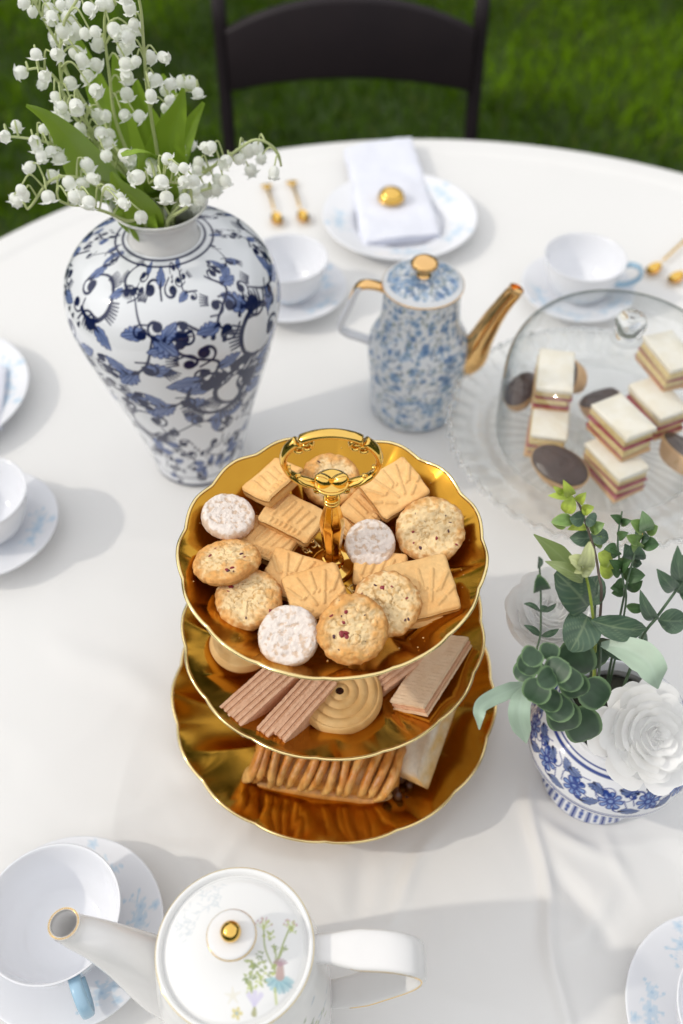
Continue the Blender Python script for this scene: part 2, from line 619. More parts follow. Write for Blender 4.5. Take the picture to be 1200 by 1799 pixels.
def grass_blades():
    n = 62000
    x = RNG.uniform(-1.9, 1.9, n)
    y = RNG.uniform(1.5, 4.6, n)
    c0 = np.stack([x * 1.6, y * 1.6, 0 * x], 1)
    patch = fbm(c0, 5, 4)
    tuft = fbm(c0 * 5, 9, 3)
    h = (0.022 + 0.040 * tuft) * RNG.uniform(0.6, 1.3, n)
    w = RNG.uniform(0.0016, 0.0032, n)
    a = RNG.uniform(0, 2 * PI, n)
    ln = RNG.uniform(0.1, 0.9, n) * h
    ld = RNG.uniform(0, 2 * PI, n)
    px_, py_ = np.cos(a) * w, np.sin(a) * w
    lx, ly = np.cos(ld) * ln, np.sin(ld) * ln
    z0 = np.zeros(n)
    V = np.stack([
        np.stack([x - px_, y - py_, z0], 1), np.stack([x + px_, y + py_, z0], 1),
        np.stack([x + lx * .35 + px_ * .8, y + ly * .35 + py_ * .8, h * .62], 1),
        np.stack([x + lx * .35 - px_ * .8, y + ly * .35 - py_ * .8, h * .62], 1),
        np.stack([x + lx, y + ly, h], 1)], 1)
    k = np.arange(n) * 5
    Q = np.stack([k, k + 1, k + 2, k + 3], 1)
    T = np.stack([k + 3, k + 2, k + 4], 1)
    t = sstep(0.36, 0.64, patch)
    c = lerp((0.046, 0.098, 0.0007), (0.140, 0.265, 0.0016), t)
    c = c * RNG.uniform(0.6, 1.35, n)[:, None]
    dry = RNG.random(n) < 0.05
    c[dry] = (0.13, 0.15, 0.03)
    b = MB()
    b.add(V.reshape(-1, 3), [Q, T], np.repeat(c, 5, 0))
    m = paint_mat('grass_blade', 0.7, **{'Specular IOR Level': 0.08})
    tag(b.obj('grass', m, smooth=False, paint=True), 'short green lawn grass growing behind the table', 'grass', kind='stuff')
grass_blades()

# unseen wood round the lawn, added to be mirrored in gold and glaze
def added_wood():
    n = 26000
    a = RNG.uniform(0, 2 * PI, n)
    r = RNG.uniform(9, 15, n)
    top = 3.0 + 4.5 * fbm(np.stack([np.cos(a) * 3, np.sin(a) * 3, 0 * a], 1), 41, 3) * (.75 + .25 * np.sin(a))
    top *= 1 - .62 * np.exp(-(np.angle(np.exp(1j * (a - SUN_AZ))) / .5) ** 2)     # kept low there so the sun gets in
    z = RNG.uniform(.1, 1, n) ** .8 * top
    keep = fbm(np.stack([np.cos(a) * r * .7, np.sin(a) * r * .7, z * .7], 1), 17, 3) > .40
    a, r, z = a[keep], r[keep], z[keep]
    n = len(a)
    c = np.stack([r * np.cos(a), r * np.sin(a), z], 1)
    u = RNG.normal(size=(n, 3)); u /= np.linalg.norm(u, axis=1)[:, None]
    v = np.cross(u, RNG.normal(size=(n, 3))); v /= np.linalg.norm(v, axis=1)[:, None]
    s = RNG.uniform(.16, .42, n)[:, None]
    V = np.stack([c - u * s, c + v * s * .55, c + u * s, c - v * s * .55], 1).reshape(-1, 3)
    k = np.arange(n) * 4
    C = lerp((.030, .055, .012), (.075, .12, .025), RNG.random(n))
    b = MB(); b.add(V, np.stack([k, k + 1, k + 2, k + 3], 1), np.repeat(C, 4, 0))
    tag(b.obj('wood', paint_mat('added_wood_foliage', 0.6), smooth=False, paint=True), 'unseen ring of leafy trees added round the lawn for reflections', 'wood', kind='stuff')
added_wood()

# ------------------------------------------------------------------ table, cloth, chair
TX, TY, TR = 0.113, 0.570, 0.737
t = thing('folding_table', 'round folding table hidden under the cream tablecloth', 'table', (TX, TY, 0))
b = MB(); b.add(*lathe([(1e-5, .712), (.716, .712), (.722, .716), (.722, .738), (.718, .742), (1e-5, .742)], 96)); b.obj('table_top', M['table_top'], t)
for sx in (-1, 1):
    for sy in (-1, 1):
        b = MB(); b.add(*tube(spline([(sx * .42, sy * .3, .71), (sx * .46, sy * .34, .35), (sx * .47, sy * .36, .0)], 8), .014, 10)); b.obj('leg', M['table_frame'], t)
    b = MB(); b.add(*tube([(sx * .455, -.33, .22), (sx * .455, 0, .22), (sx * .455, .33, .22)], .009, 8)); b.obj('crossbar', M['table_frame'], t)

def cloth_height(x, y):
    """Gentle puckers and fold creases of the cloth on the table top (millimetres)."""
    P = np.stack([x * 5, y * 5, 0 * x], -1)
    h = 1.5 * (fbm(P, 3, 4) - .5)
    P2 = np.stack([(x + .5 * y) * 26, (y - .3 * x) * 7, 0 * x + 4], -1)
    near = sstep(.42, .20, y)
    h = h + near * 1.3 * (fbm(P2, 8, 3) - .5)
    def crease(x0, y0, x1, y1, w, a, sgn=0.0):
        d = np.array([x1 - x0, y1 - y0]); L = np.hypot(*d); d = d / L
        u = (x - x0) * d[0] + (y - y0) * d[1]
        v = -(x - x0) * d[1] + (y - y0) * d[0] + .003 * np.sin(u * 60)
        e = sstep(-.02, .05, u) * sstep(L + .02, L - .05, u)
        return 1.7 * a * e * (np.exp(-(v / w) ** 2) + sgn * np.tanh(v / w) * np.exp(-(v / (4 * w)) ** 2))
    h = h + crease(.148, .33, .150, -.1, .0052, 1.2, .4)
    h = h + crease(.150, .30, .205, .26, .006, 1.3)
    h = h + crease(.148, .285, .19, .20, .008, -1.0)
    h = h + crease(.07, .285, .03, .215, .006, .9, .4)
    h = h + crease(.03, .29, .0, .20, .010, -.8)
    h = h + crease(.155, .20, .20, .24, .007, 1.1, .6)
    h = h + crease(.20, .29, .215, .24, .006, 1.0)
    h = h + crease(.15, .22, .13, .10, .012, .8)
    h = h + crease(-.15, .36, -.05, .30, .012, .7)
    h = h + crease(-.20, .30, -.11, .315, .010, .7)
    h = h + crease(-.07, .29, -.10, .24, .007, .7)
    h = h + crease(-.26, .46, -.14, .40, .014, .7)
    h = h + crease(.113, 1.3, .113, .75, .006, .35, .3)
    h = h + crease(-.6, .57, .0, .57, .006, .3, .3)
    W1 = fbm(np.stack([x * 9 + 2, y * 9, 0 * x + 7], -1), 14, 2)
    W2 = fbm(np.stack([x * 9 + 9, y * 9, 0 * x + 3], -1), 15, 2)
    rg = 1 - np.abs(2 * fbm(np.stack([(x + .08 * W1) * 11, (y + .08 * W2) * 11, 0 * x], -1), 16, 2) - 1)
    h = h + (.25 + .75 * near) * .9 * np.clip(rg - .72, 0, 1) / .28
    return h * .0022 - .0032

def tablecloth():
    rr = np.r_[np.linspace(0.0005, .20, 30), np.linspace(.205, .62, 190), np.linspace(.63, .715, 16), TR - .006]
    th = np.r_[np.radians(np.linspace(-150, -30, 380)), np.radians(np.linspace(-28, 208, 180))]
    seg = len(th)
    rows = []
    for r in rr:
        x, y = TX + r * np.cos(th), TY + r * np.sin(th)
        rows.append(np.stack([x - TX, y - TY, TZ + cloth_height(x, y) * (1 if r < .70 else .3)], 1))
    fold = fbm(np.stack([np.cos(th) * 7, np.sin(th) * 7, 0 * th], 1), 21, 3) - .5
    wave = np.sin(th * 23 + 3 * fold) * .6 + np.sin(th * 14 + 1) * .4
    for k, (r, z) in enumerate([(TR - .002, TZ - .001), (TR, TZ - .006), (TR + .001, TZ - .02), (TR + .004, TZ - .06), (TR + .008, TZ - .13), (TR + .012, TZ - .22), (TR + .016, TZ - .32), (TR + .018, TZ - .42)]):
        amp = .0 if k < 2 else .034 * ((TZ - z) / .42) ** .8
        q = r + amp * wave + amp * .6 * fold
        rows.append(np.stack([q * np.cos(th), q * np.sin(th), np.full(seg, z)], 1))
    b = MB()
    b.add(np.vstack(rows), gridf(len(rows), seg, True))
    tag(b.obj('tablecloth', M['cloth'], loc=(TX, TY, 0)), 'cream cloth covering the round table and hanging over its edge', 'tablecloth')
tablecloth()

def chair():
    t = thing('folding_chair', 'dark brown folding chair with arched slat back facing the table from the lawn', 'chair', (0.014, 1.55, 0))
    W = .208
    for s in (-1, 1):
        P = spline([(s * W, .045, .842), (s * W, .03, .70), (s * W, -.02, .45), (s * W, -.16, .2), (s * W, -.30, .0)], 18)
        b = MB(); b.add(*sweep(P, .012, .0115, 12, (0, 1, 0), 4)); b.add(*ellipsoid(.012, .012, .01, 12, 7, P[0])); b.obj('back_post', M['chair'], t)
        P = spline([(s * (W - .03), -.22, .45), (s * (W - .03), -.05, .25), (s * (W - .03), .16, .0)], 10)
        b = MB(); b.add(*sweep(P, .012, .010, 12, (0, 1, 0), 4)); b.obj('rear_leg', M['chair'], t)
    # arched back slat: front face curved, arched top and bottom edge
    xs = np.linspace(-W + .010, W - .010, 41)
    u = xs / W
    zt = .838 - .060 * np.abs(u) ** 2.1
    zb = .722 - .034 * np.abs(u) ** 2.0
    bow = .030 - .022 * (1 - u ** 2)
    cols_ = []
    for i in range(len(xs)):
        prof = []
        for (fy, fz) in [(-.009, 0.0), (-.0105, .04), (-.0105, .5), (-.0105, .96), (-.009, 1), (0, 1.02), (.009, 1), (.0105, .96), (.0105, .5), (.0105, .04), (.009, 0), (0, -.02)]:
            z = zb[i] + (zt[i] - zb[i]) * fz
            prof.append((xs[i], bow[i] + fy + (z - .78) * .10, z))
        cols_.append(prof)
    b = MB(); b.add(np.array(cols_).reshape(-1, 3), gridf(41, 12, True)); b.obj('back_slat', M['chair'], t)
    b = MB()
    V, F = rbox(.37, .40, .022, .008, 3); b.add(V + (0, -.19, .445), F); b.obj('seat', M['chair'], t)
    for z, y in ((.16, -.19), (.30, .0)):
        b = MB(); b.add(*tube([(-W + .01, y, z), (0, y, z), (W - .01, y, z)], .009, 8)); b.obj('crossbar', M['chair'], t)
chair()

# ------------------------------------------------------------------ china
BLUE1, BLUE2 = (0.50, 0.65, 0.77), (0.57, 0.69, 0.80)
WHITE = (0.80, 0.81, 0.84)

def blossom(pt, x, y, r, c, rot=0.0):
    for k in range(5):
        a = rot + k * 2 * PI / 5
        pt.stroke([(x + .25 * r * math.cos(a), y + .25 * r * math.sin(a)), (x + .75 * r * math.cos(a), y + .75 * r * math.sin(a))], r * .36, c, .85)
    pt.dot(x, y, r * .22, (0.42, 0.58, 0.73))

def sprig(pt, x, y, ang, s):
    """Branch of pale blue blossom with buds and small leaves, as printed on the tea set."""
    P = xf([(-.5, -.05), (-.2, .06), (.1, .0), (.4, .1), (.62, .04)], (x, y), ang, s)
    pt.stroke(spline(P, 12), .012 * s, BLUE1, .9)
    for q, d in (((.1, .0), (.25, -.28)), ((-.2, .06), (-.3, .34)), ((.4, .1), (.5, .36)), ((-.05, .04), (.05, .30))):
        pt.stroke(xf([q, ((q[0] + d[0]) / 2 + .04, (q[1] + d[1]) / 2), d], (x, y), ang, s), .010 * s, BLUE1, .85)
    for (bx, by, br) in ((.05, .05, .16), (-.28, .10, .13), (.3, .02, .12), (.26, -.30, .10)):
        q = xf([(bx, by)], (x, y), ang, s)[0]
        blossom(pt, q[0], q[1], br * s, BLUE2, bx * 9)
    for (bx, by) in ((.5, .38), (.62, .04), (-.32, .36), (.05, .31), (-.5, -.05), (.56, .2), (-.42, .2)):
        q = xf([(bx, by)], (x, y), ang, s)[0]
        pt.dot(q[0], q[1], .035 * s, BLUE1, .9)
    for (bx, by, a) in ((-.12, -.1, -1.0), (.2, .16, .9), (-.4, .02, 2.6), (.42, -.06, -.6)):
        q = xf([(bx, by), (bx + .10 * math.cos(a), by + .10 * math.sin(a))], (x, y), ang, s)
        pt.stroke(q, [.03 * s, .008 * s], BLUE1, .75)

def disc_part(name, prof, parent, rows, seg, sprigs, m=None, mod=None):
    P = spline(prof, rows)
    V, F = lathe(P, seg)
    pt = Paint(V[:, :2], WHITE, .0007)
    top = V[:, 2].copy()
    for sp in sprigs:
        sprig(pt, *sp)
    half = int(rows * .56)
    under = np.repeat(np.arange(rows) > half, seg)
    pt.C[under] = WHITE
    b = MB(); b.add(V, F, pt.C)
    return b.obj(name, m or M['china_paint'], parent, paint=True)

def saucer(loc, label, sprigs, r=.066, group='tea saucers'):
    t = thing('saucer', label, 'saucer', loc, 0, group)
    k = r / .066
    prof = [(1e-5, .0045), (.020 * k, .0045), (.0225 * k, .0055), (.026 * k, .0055), (.040 * k, .0095), (.058 * k, .0165), (.0652 * k, .0192), (.066 * k, .0188), (.0655 * k, .0178), (.056 * k, .0138), (.038 * k, .006), (.031 * k, .0025), (.029 * k, .0), (.026 * k, .0), (.025 * k, .0020), (1e-5, .0020)]
    disc_part('saucer_dish', prof, t, 120, 180, sprigs)
    return t

def cup(loc, label, handle_ang, sprigs=(), r=.046, h=.052, group='tea cups'):
    t = thing('tea_cup', label, 'cup', loc, 0, group)
    k = r / .046
    P = spline([(1e-5, .004), (.017, .004), (.0185, .0), (.0205, .0), (.021, .0035), (.029, .008), (.0365, .018), (.0415, .033), (.0445, .047), (.0460, .0515), (.0463, .0522), (.0458, .0526), (.0445, .0515), (.0425, .0455), (.039, .030), (.0345, .019), (.026, .0100), (.012, .0075), (1e-5, .0072)], 110)
    P[:, 0] *= k
    V, F = lathe(P, 128)
    ang = np.tile(np.arange(128) / 128, len(P))
    arc = np.repeat(np.r_[0, np.cumsum(np.linalg.norm(np.diff(P, axis=0), axis=1))], 128)
    circ = 2 * PI * .042 * k
    pt = Paint(np.stack([ang * circ, arc], 1), WHITE, .0007, circ)
    for (u, v, a, s) in sprigs:
        sprig(pt, u * circ, v, a, s)
    b = MB(); b.add(V, F, pt.C); b.obj('cup_bowl', M['china_paint'], t, paint=True)
    H = spline([(.0435 * k, 0, .043), (.052 * k, 0, .046), (.0625 * k, 0, .042), (.065 * k, 0, .031), (.058 * k, 0, .022), (.046 * k, 0, .0175), (.0375 * k, 0, .019)], 28)
    V, F = sweep(H, .0042, .0024, 12, (0, 1, 0), 2.4)
    b = MB(); b.add(V @ rotm(0, 0, handle_ang).T, F); b.obj('handle', M['blue_glaze'], t)
    return t

def plate(loc, label, sprigs, r=.0987, group='dinner plates'):
    t = thing('dinner_plate', label, 'plate', loc, 0, group)
    prof = [(1e-5, .0045), (.050, .0045), (.056, .0062), (.060, .009), (.066, .0115), (.080, .0150), (.094, .0182), (.0983, .0190), (.0987, .0184), (.0975, .0172), (.080, .0125), (.064, .008), (.055, .0025), (.052, .0), (.048, .0), (.046, .002), (1e-5, .002)]
    disc_part('plate_dish', prof, t, 170, 230, sprigs)
    return t

def ring_sprigs(rad, angs, s):
    return [(rad * math.cos(R(a)), rad * math.sin(R(a)), R(a + 90), s) for a in angs]

saucer((-.190, .210, TZ), 'pale saucer with blue blossom under the empty cup beside the white teapot', ring_sprigs(.050, (8, -56, 75), .034))
cup((-.193, .2095, TZ + .0055), 'empty white cup under the spout of the floral lidded teapot', R(-62))
saucer((-.333, .576, TZ), 'saucer with blue blossom at the left edge, under a half seen cup', ring_sprigs(.048, (-5, 120), .040))
cup((-.333, .578, TZ + .0055), 'half seen white cup at the left edge of the photo', R(160), [(.62, .035, 0, .03)])
saucer((-.060, .9355, TZ), 'saucer with blue blossom peeking out behind the big blue and white vase', ring_sprigs(.047, (-40, 30, 150), .040))
cup((-.0615, .937, TZ + .0055), 'empty white cup half hidden behind the big blue and white vase', R(140), [(.60, .040, 0, .03), (.47, .042, 0, .03)])
saucer((.278, .9356, TZ), 'saucer with faint blue blossom behind the glass dome', ring_sprigs(.048, (195, 250, -40), .042))
cup((.2805, .939, TZ + .0055), 'empty white cup with blue handle standing behind the glass dome', R(-8), [(.5, .04, 0, .03), (.36, .04, 0, .03)], .047)
saucer((.254, .155, TZ), 'saucer with blue blossom cut off by the lower right corner', ring_sprigs(.050, (172, 100), .034))
cup((.256, .148, TZ + .0055), 'white cup barely seen at the lower right corner', R(10))
plate((.0743, 1.0866, TZ), 'white plate with blue blossom rim carrying a folded napkin', ring_sprigs(.080, (40, -30, 185, -85), .044))
plate((-.432, .758, TZ), 'white plate with blue blossom rim cut off by the left edge', ring_sprigs(.078, (-18, 20, -50), .050))

# ------------------------------------------------------------------ folded napkins
def cloth_slab(Q, z0, th, seed, nu=36, nv=60, puff=.0015):
    """Soft folded layer over the quad Q (four xy corners), z0 bottom, th thick, with rolled edges."""
    Q = np.asarray(Q, float)
    def side(off):
        u = np.linspace(0, 1, nu); v = np.linspace(0, 1, nv)
        U, W_ = np.meshgrid(u, v, indexing='ij')
        P = (Q[0] * ((1 - U) * (1 - W_))[..., None] + Q[1] * (U * (1 - W_))[..., None] + Q[2] * (U * W_)[..., None] + Q[3] * ((1 - U) * W_)[..., None])
        n = fbm(np.stack([P[..., 0] * 28, P[..., 1] * 28, 0 * U + seed], -1), seed, 3) - .5
        P = P + (n * .003)[..., None]
        e = np.minimum.reduce([U * nu, (1 - U) * nu, W_ * nv, (1 - W_) * nv]) / 3.0
        k = np.sqrt(np.clip(1 - (1 - np.clip(e, 0, 1)) ** 2, 0, 1))
        z = z0 + th / 2 + off * th / 2 * k + n * puff * 2
        return np.stack([P[..., 0], P[..., 1], z], -1).reshape(-1, 3)
    A, Bt = side(1), side(-1)
    F = gridf(nu, nv)
    b = MB(); b.add(A, F); b.add(Bt, F[:, ::-1])
    return b

def napkin(label, corners, loc, z0=.0075):
    t = thing('napkin', label, 'napkin', loc, 0, 'folded napkins')
    C4 = [Vector((at(*c, z0 + .012).x, at(*c, z0 + .012).y)) - Vector(loc[:2]) for c in corners]
    C4 = np.array([list(c) for c in C4])
    cen = C4.mean(0)
    for k in range(3):
        q = cen + (C4 - cen) * (1 - .012 * k) + np.array([.0008 * k, -.0006 * k])
        cloth_slab(q, z0 + .0036 * k, .0042, 31 + k, puff=.0028).obj('fold_layer', M['napkin'], t)
    return t

napkin('folded pale linen napkin lying across the far plate under a gold bead', [(637, 424), (774, 406), (722, 234), (604, 252)], (.0743, 1.0866, TZ), .0085)
napkin('folded lilac tinted napkin on the plate cut off by the left edge', [(-190, 730), (0, 745), (10, 640), (-170, 620)], (-.432, .758, TZ), .0085)

t = thing('napkin_bead', 'round gold ornament lying on the folded napkin', 'napkin ring', at(687, 352, .0205))
b = MB()
P = spline([(1e-5, .0), (.011, .0), (.0155, .003), (.0165, .007), (.0150, .0115), (.010, .0148), (1e-5, .016)], 30)
b.add(*lathe(P, 40)); b.obj('dome', M['gold'], t)
b = MB(); k = np.linspace(0, 2 * PI, 49); b.add(*tube(np.stack([.0163 * np.cos(k), .0163 * np.sin(k), 0 * k + .0045], 1), .0013, 8, False)); b.obj('edge', M['gold'], t)

# ------------------------------------------------------------------ gold cutlery
def cutlery(label, p_end, p_bowl, fork=False):
    """Small gilt spoon with a fan shaped handle end; p_end is the fan tip, p_bowl the bowl tip."""
    a, c = Vector(p_end), Vector(p_bowl)
    d = c - a
    L = d.length
    t = thing('teaspoon', label, 'spoon', (a.x, a.y, TZ), math.atan2(d.y, d.x), 'gold teaspoons')
    b = MB()
    for q in (-.30, .0, .30):
        P = spline([(0.004 + .004 * abs(q), 4 * q * .0048, .0022), (.010, 3 * q * .0030, .0026), (.018, 0, .0026)], 10)
        b.add(*sweep(P, .0014, np.linspace(.0034, .0015, 10), 8, (0, 0, 1)))
    b.obj('handle_fan', M['gold'], t)
    b = MB(); b.add(*sweep(spline([(.016, 0, .0026), (L * .45, 0, .0045), (L - .038, 0, .0035)], 16), .0012, np.linspace(.0022, .0017, 16), 8, (0, 0, 1))); b.obj('stem', M['gold'], t)
    u = np.linspace(0, 1, 14)
    w = .0080 * np.sqrt(np.clip(1 - (2 * u - 1) ** 2, 0, 1)) * (.75 + .25 * u) + .0006
    v = np.linspace(-1, 1, 11)
    U, Vv = np.meshgrid(u, v, indexing='ij')
    X = L - .030 + U * .030
    Yb = Vv * w[:, None]
    Z = .0048 - .0042 * (1 - Vv ** 2) * np.sin(PI * U)
    V = np.stack([X, Yb, Z], -1).reshape(-1, 3)
    b = MB(); b.add(V, gridf(14, 11)); b.add(V - (0, 0, .0009), gridf(14, 11)[:, ::-1]); b.obj('spoon_bowl', M['gold'], t)
    return t
cutlery('left gold teaspoon of the pair lying behind the cup at the vase', at(467, 320, .003), at(490, 396, .003))
cutlery('right gold teaspoon of the pair lying between the cup and the napkin plate', at(511, 314, .003), at(536, 392, .003))
cutlery('gold teaspoon right of the cup with the blue handle, its bowl fully seen', at(1248, 382, .003), at(1138, 482, .003))
cutlery('gold teaspoon at the right edge, only its bowl tip in view', at(1275, 420, .003), at(1176, 497, .003))

# ------------------------------------------------------------------ blue and white painting motifs
NAVY, MID, LIGHT = (0.006, 0.012, 0.058), (0.070, 0.115, 0.290), (0.25, 0.32, 0.54)

def spiral(r0, turns, n=40, end=.12):
    t = np.linspace(0, 1, n)
    r = r0 * (1 - (1 - end) * t ** .85)
    a = t * turns * 2 * PI
    c = np.stack([r * np.cos(a), r * np.sin(a)], 1)
    return c

def curl(pt, pos, ang, s, flip=False, c=NAVY, w=.055, turns=.85):
    """Vine tendril rolling up into a heavy round end."""
    P = spiral(.5, turns * .80, 40, .22)
    P = P - P[0]
    P = np.vstack([np.stack([np.linspace(.02, 0, 6), np.linspace(-.55, -.05, 6)], 1), P])
    n = len(P)
    ww = w * s * (.45 + .75 * np.linspace(0, 1, n) ** 2)
    Q = xf(P, pos, ang, s, flip)
    pt.stroke(Q, ww, c)
    pt.dot(Q[-1][0], Q[-1][1], w * 2.3 * s, c)

def acanthus(pt, pos, ang, s, flip=False, seed=0):
    """Lobed leaf: mid blue wash with darker outline, veins and a dark root."""
    n = 64
    t = np.linspace(0, 1, n)
    bend = .28 * t ** 2
    wid = .30 * np.sin(PI * np.clip(t, 0, 1) ** .75) ** .8
    lobe = 1 + .30 * np.abs(np.sin(t * PI * 4.5 + seed)) - .22 * (np.abs(np.sin(t * PI * 4.5 + seed)) < .25)
    top = np.stack([t, bend + wid * lobe], 1)
    bot = np.stack([t, bend - wid * .75 * (1 + .22 * np.abs(np.sin(t * PI * 3.5 + 1 + seed)))], 1)[::-1]
    poly = np.vstack([top, bot])
    Q = xf(poly, pos, ang, s, flip)
    tip = xf([(1, .28)], pos, ang, s, flip)[0]
    d = (tip - np.asarray(pos)) / (np.linalg.norm(tip - np.asarray(pos)) + 1e-9)
    nrm = np.array([-d[1], d[0]])
    def g(X):
        u = (X - pos) @ d / s
        v = (X - pos) @ nrm / s
        return np.clip(.25 + .55 * np.abs(np.sin(v * 17 + 3 * u)) * (.4 + .6 * u), 0, 1)
    pt.poly(Q, MID, 1.0, (LIGHT, g))
    pt.stroke(np.vstack([Q, Q[:1]]), .020 * s, (0.02, 0.04, 0.15))
    for v0 in (-.12, .02, .16):
        L = xf([(.08, v0 * .2), (.4, v0 * .7 + .05), (.85, v0 + .2)], pos, ang, s, flip)
        pt.stroke(spline(L, 10), [.028 * s] + [.016 * s] * 9, NAVY, .85)
    root = xf([(0, 0), (.22, .02)], pos, ang, s, flip)
    pt.stroke(root, [.10 * s, .03 * s], NAVY)

def comb(pt, pos, ang, s, n=6):
    for k in range(n):
        a = (k - (n - 1) / 2) * .13
        P = xf([(0.42 * math.sin(a), .5 * math.cos(a)), (.62 * math.sin(a), .74 * math.cos(a))], pos, ang, s)
        pt.stroke(P, [.028 * s, .016 * s], NAVY)

def vine_block(pt, cx, cy, s, ang, kind, fl, k=0):
    f = -1 if fl else 1
    if kind == 0:       # large ring scroll with inner curls
        P = xf(spiral(.60, .82, 50, .75), (cx, cy), ang, s, fl)
        pt.stroke(P, np.linspace(.024, .062, 50) * s, NAVY)
        curl(pt, tuple(P[-1]), ang + f * 2.9, s * .42, fl, w=.11)
        curl(pt, tuple(P[0]), ang - f * .2, s * .50, not fl, w=.12)
        curl(pt, tuple(xf([(.1, -.42)], (cx, cy), ang, s, fl)[0]), ang + f * .3, s * .55, fl, w=.10)
        curl(pt, tuple(xf([(-.2, -.30)], (cx, cy), ang, s, fl)[0]), ang + f * 1.5, s * .40, not fl, w=.11)
        for a in (.3, 1.6, 2.9):
            comb(pt, (cx, cy), ang + a, s * 1.02, 7)
        acanthus(pt, tuple(xf([(.52, .15)], (cx, cy), ang, s, fl)[0]), ang + f * 1.1, s * .52, fl, k)
        acanthus(pt, tuple(xf([(-.35, -.5)], (cx, cy), ang, s, fl)[0]), ang + f * 3.4, s * .55, fl, k + 1)
    elif kind == 1:     # pair of leaves on an arching stem
        S = spline(xf([(-.75, -.25), (-.3, .22), (.2, .28), (.7, -.05)], (cx, cy), ang, s, fl), 24)
        pt.stroke(S, np.linspace(.020, .040, 24) * s, NAVY)
        acanthus(pt, tuple(S[12]), ang + f * .1, s * .62, fl, k)
        acanthus(pt, tuple(S[9]), ang + f * 2.2, s * .54, fl, k + 2)
        curl(pt, tuple(S[7]), ang - f * 1.9, s * .40, not fl, w=.11)
        curl(pt, tuple(S[20]), ang + f * 1.4, s * .38, fl, w=.11)
        acanthus(pt, tuple(S[15]), ang - f * 1.5, s * .46, fl, k + 3)
        curl(pt, tuple(S[-1]), ang - f * 1.2, s * .42, fl, w=.12)
        curl(pt, tuple(S[0]), ang + f * .8, s * .36, not fl, w=.12)
        curl(pt, tuple(S[18]), ang - f * 2.6, s * .34, fl, w=.12)
        comb(pt, tuple(S[6]), ang + .3, s * .85, 5)
    else:               # S tendril with small leaves
        S = spline(xf([(-.1, -.7), (.25, -.3), (-.1, .05), (-.3, .35), (.05, .7)], (cx, cy), ang, s, fl), 28)
        pt.stroke(S, .030 * s, NAVY)
        curl(pt, tuple(S[-1]), ang + f * .6, s * .46, fl, w=.12)
        curl(pt, tuple(S[10]), ang - f * 1.5, s * .42, fl, w=.12)
        curl(pt, tuple(S[17]), ang + f * 1.7, s * .38, not fl, w=.12)
        acanthus(pt, tuple(S[6]), ang - f * .3, s * .46, fl, k)
        curl(pt, tuple(S[3]), ang + f * 2.2, s * .36, fl, w=.11)
        acanthus(pt, tuple(S[20]), ang + f * 2.7, s * .50, fl, k + 1)
        comb(pt, tuple(S[13]), ang + 1.2, s * .8, 5)
        for q in (.18, -.1, .02):
            p = xf([(.35 + q, .25 - q)], (cx, cy), ang, s, fl)[0]
            pt.stroke([p, p + np.array([.06, .10]) * s], [.05 * s, .01 * s], NAVY)

# ------------------------------------------------------------------ big vase
VX, VY = -.145, .681
def vase():
    t = thing('vase', 'big blue and white scroll painted vase holding the lily of the valley', 'vase', (VX, VY, TZ))
    prof = [(1e-5, .004), (.038, .003), (.041, 0), (.0445, .001), (.0450, .006), (.0470, .020), (.0545, .052), (.0655, .092), (.0775, .132), (.0865, .166), (.0920, .193), (.0915, .210), (.0865, .228), (.0745, .2435), (.056, .2535), (.038, .2580), (.0300, .2600)]
    n, seg = 400, 680
    P = spline(prof, n)
    V, F = lathe(P, seg)
    arc = np.r_[0, np.cumsum(np.linalg.norm(np.diff(P, axis=0), axis=1))]
    circ = .56
    UV = np.stack([np.tile(np.arange(seg) / seg * circ, n), np.repeat(arc, seg)], 1)
    pt = Paint(UV, (0.77, 0.79, 0.82), .0009, circ)
    rs = np.random.default_rng(4)
    rows = [(.072, .032, 9), (.112, .038, 9), (.158, .043, 9), (.206, .047, 9), (.252, .045, 9), (.293, .038, 9), (.322, .026, 9)]
    for ri, (v, s, m) in enumerate(rows):
        for k in range(m):
            u = (k + .5 * (ri % 2) + rs.uniform(-.06, .06)) / m * circ
            kind = [1, 2, 0, 1, 2, 1, 0, 2][(k + ri * 3) % 8]
            vine_block(pt, u, v + rs.uniform(-.006, .006), s, rs.uniform(-.7, .7) + (PI if rs.random() < .4 else 0), kind, rs.random() < .5, k + ri)
    vine_block(pt, circ * .585, .205, .056, 1.9, 0, False, 2)
    ZN = arc[-1]
    # small tendrils and leaves in the places still bare
    for k in range(900):
        u, v = rs.uniform(0, circ), rs.uniform(.068, ZN - .020)
        m = (np.abs(UV[:, 0] - u) < .013) & (np.abs(UV[:, 1] - v) < .013)
        if (pt.C[m][:, 0] < .6).mean() > .035:
            continue
        a = rs.uniform(0, 6.28)
        curl(pt, (u, v), a, .021, rs.random() < .5, w=.11)
        curl(pt, (u + .006 * math.cos(a), v + .006 * math.sin(a)), a + 2.4, .017, rs.random() < .5, w=.11)
        if rs.random() < .6:
            acanthus(pt, (u, v), a + 1.2, .020, rs.random() < .5, k)
    full = [(0, circ)]
    for v, w in ((ZN - .0035, .0011), (ZN - .0100, .0010), (.062, .0007), (.050, .0016)):
        pt.stroke(np.stack([np.linspace(0, circ, 160), np.full(160, v)], 1), w, NAVY)
    b = MB(); b.add(V, F, pt.C)
    b.obj('vase_body', M['vase'], t, paint=True)
    P = spline([(.0300, .2585), (.0284, .264), (.0280, .270), (.0292, .277), (.0330, .2845), (.0380, .2890), (.0392, .2905), (.0385, .2915), (.0365, .2905), (.031, .2835), (.0265, .275), (.0255, .268), (.028, .255), (.05, .24), (.06, .20), (1e-5, .15)], 90)
    b = MB(); b.add(*lathe(P, 120)); b.obj('vase_neck', M['china_warm'], t)
vase()

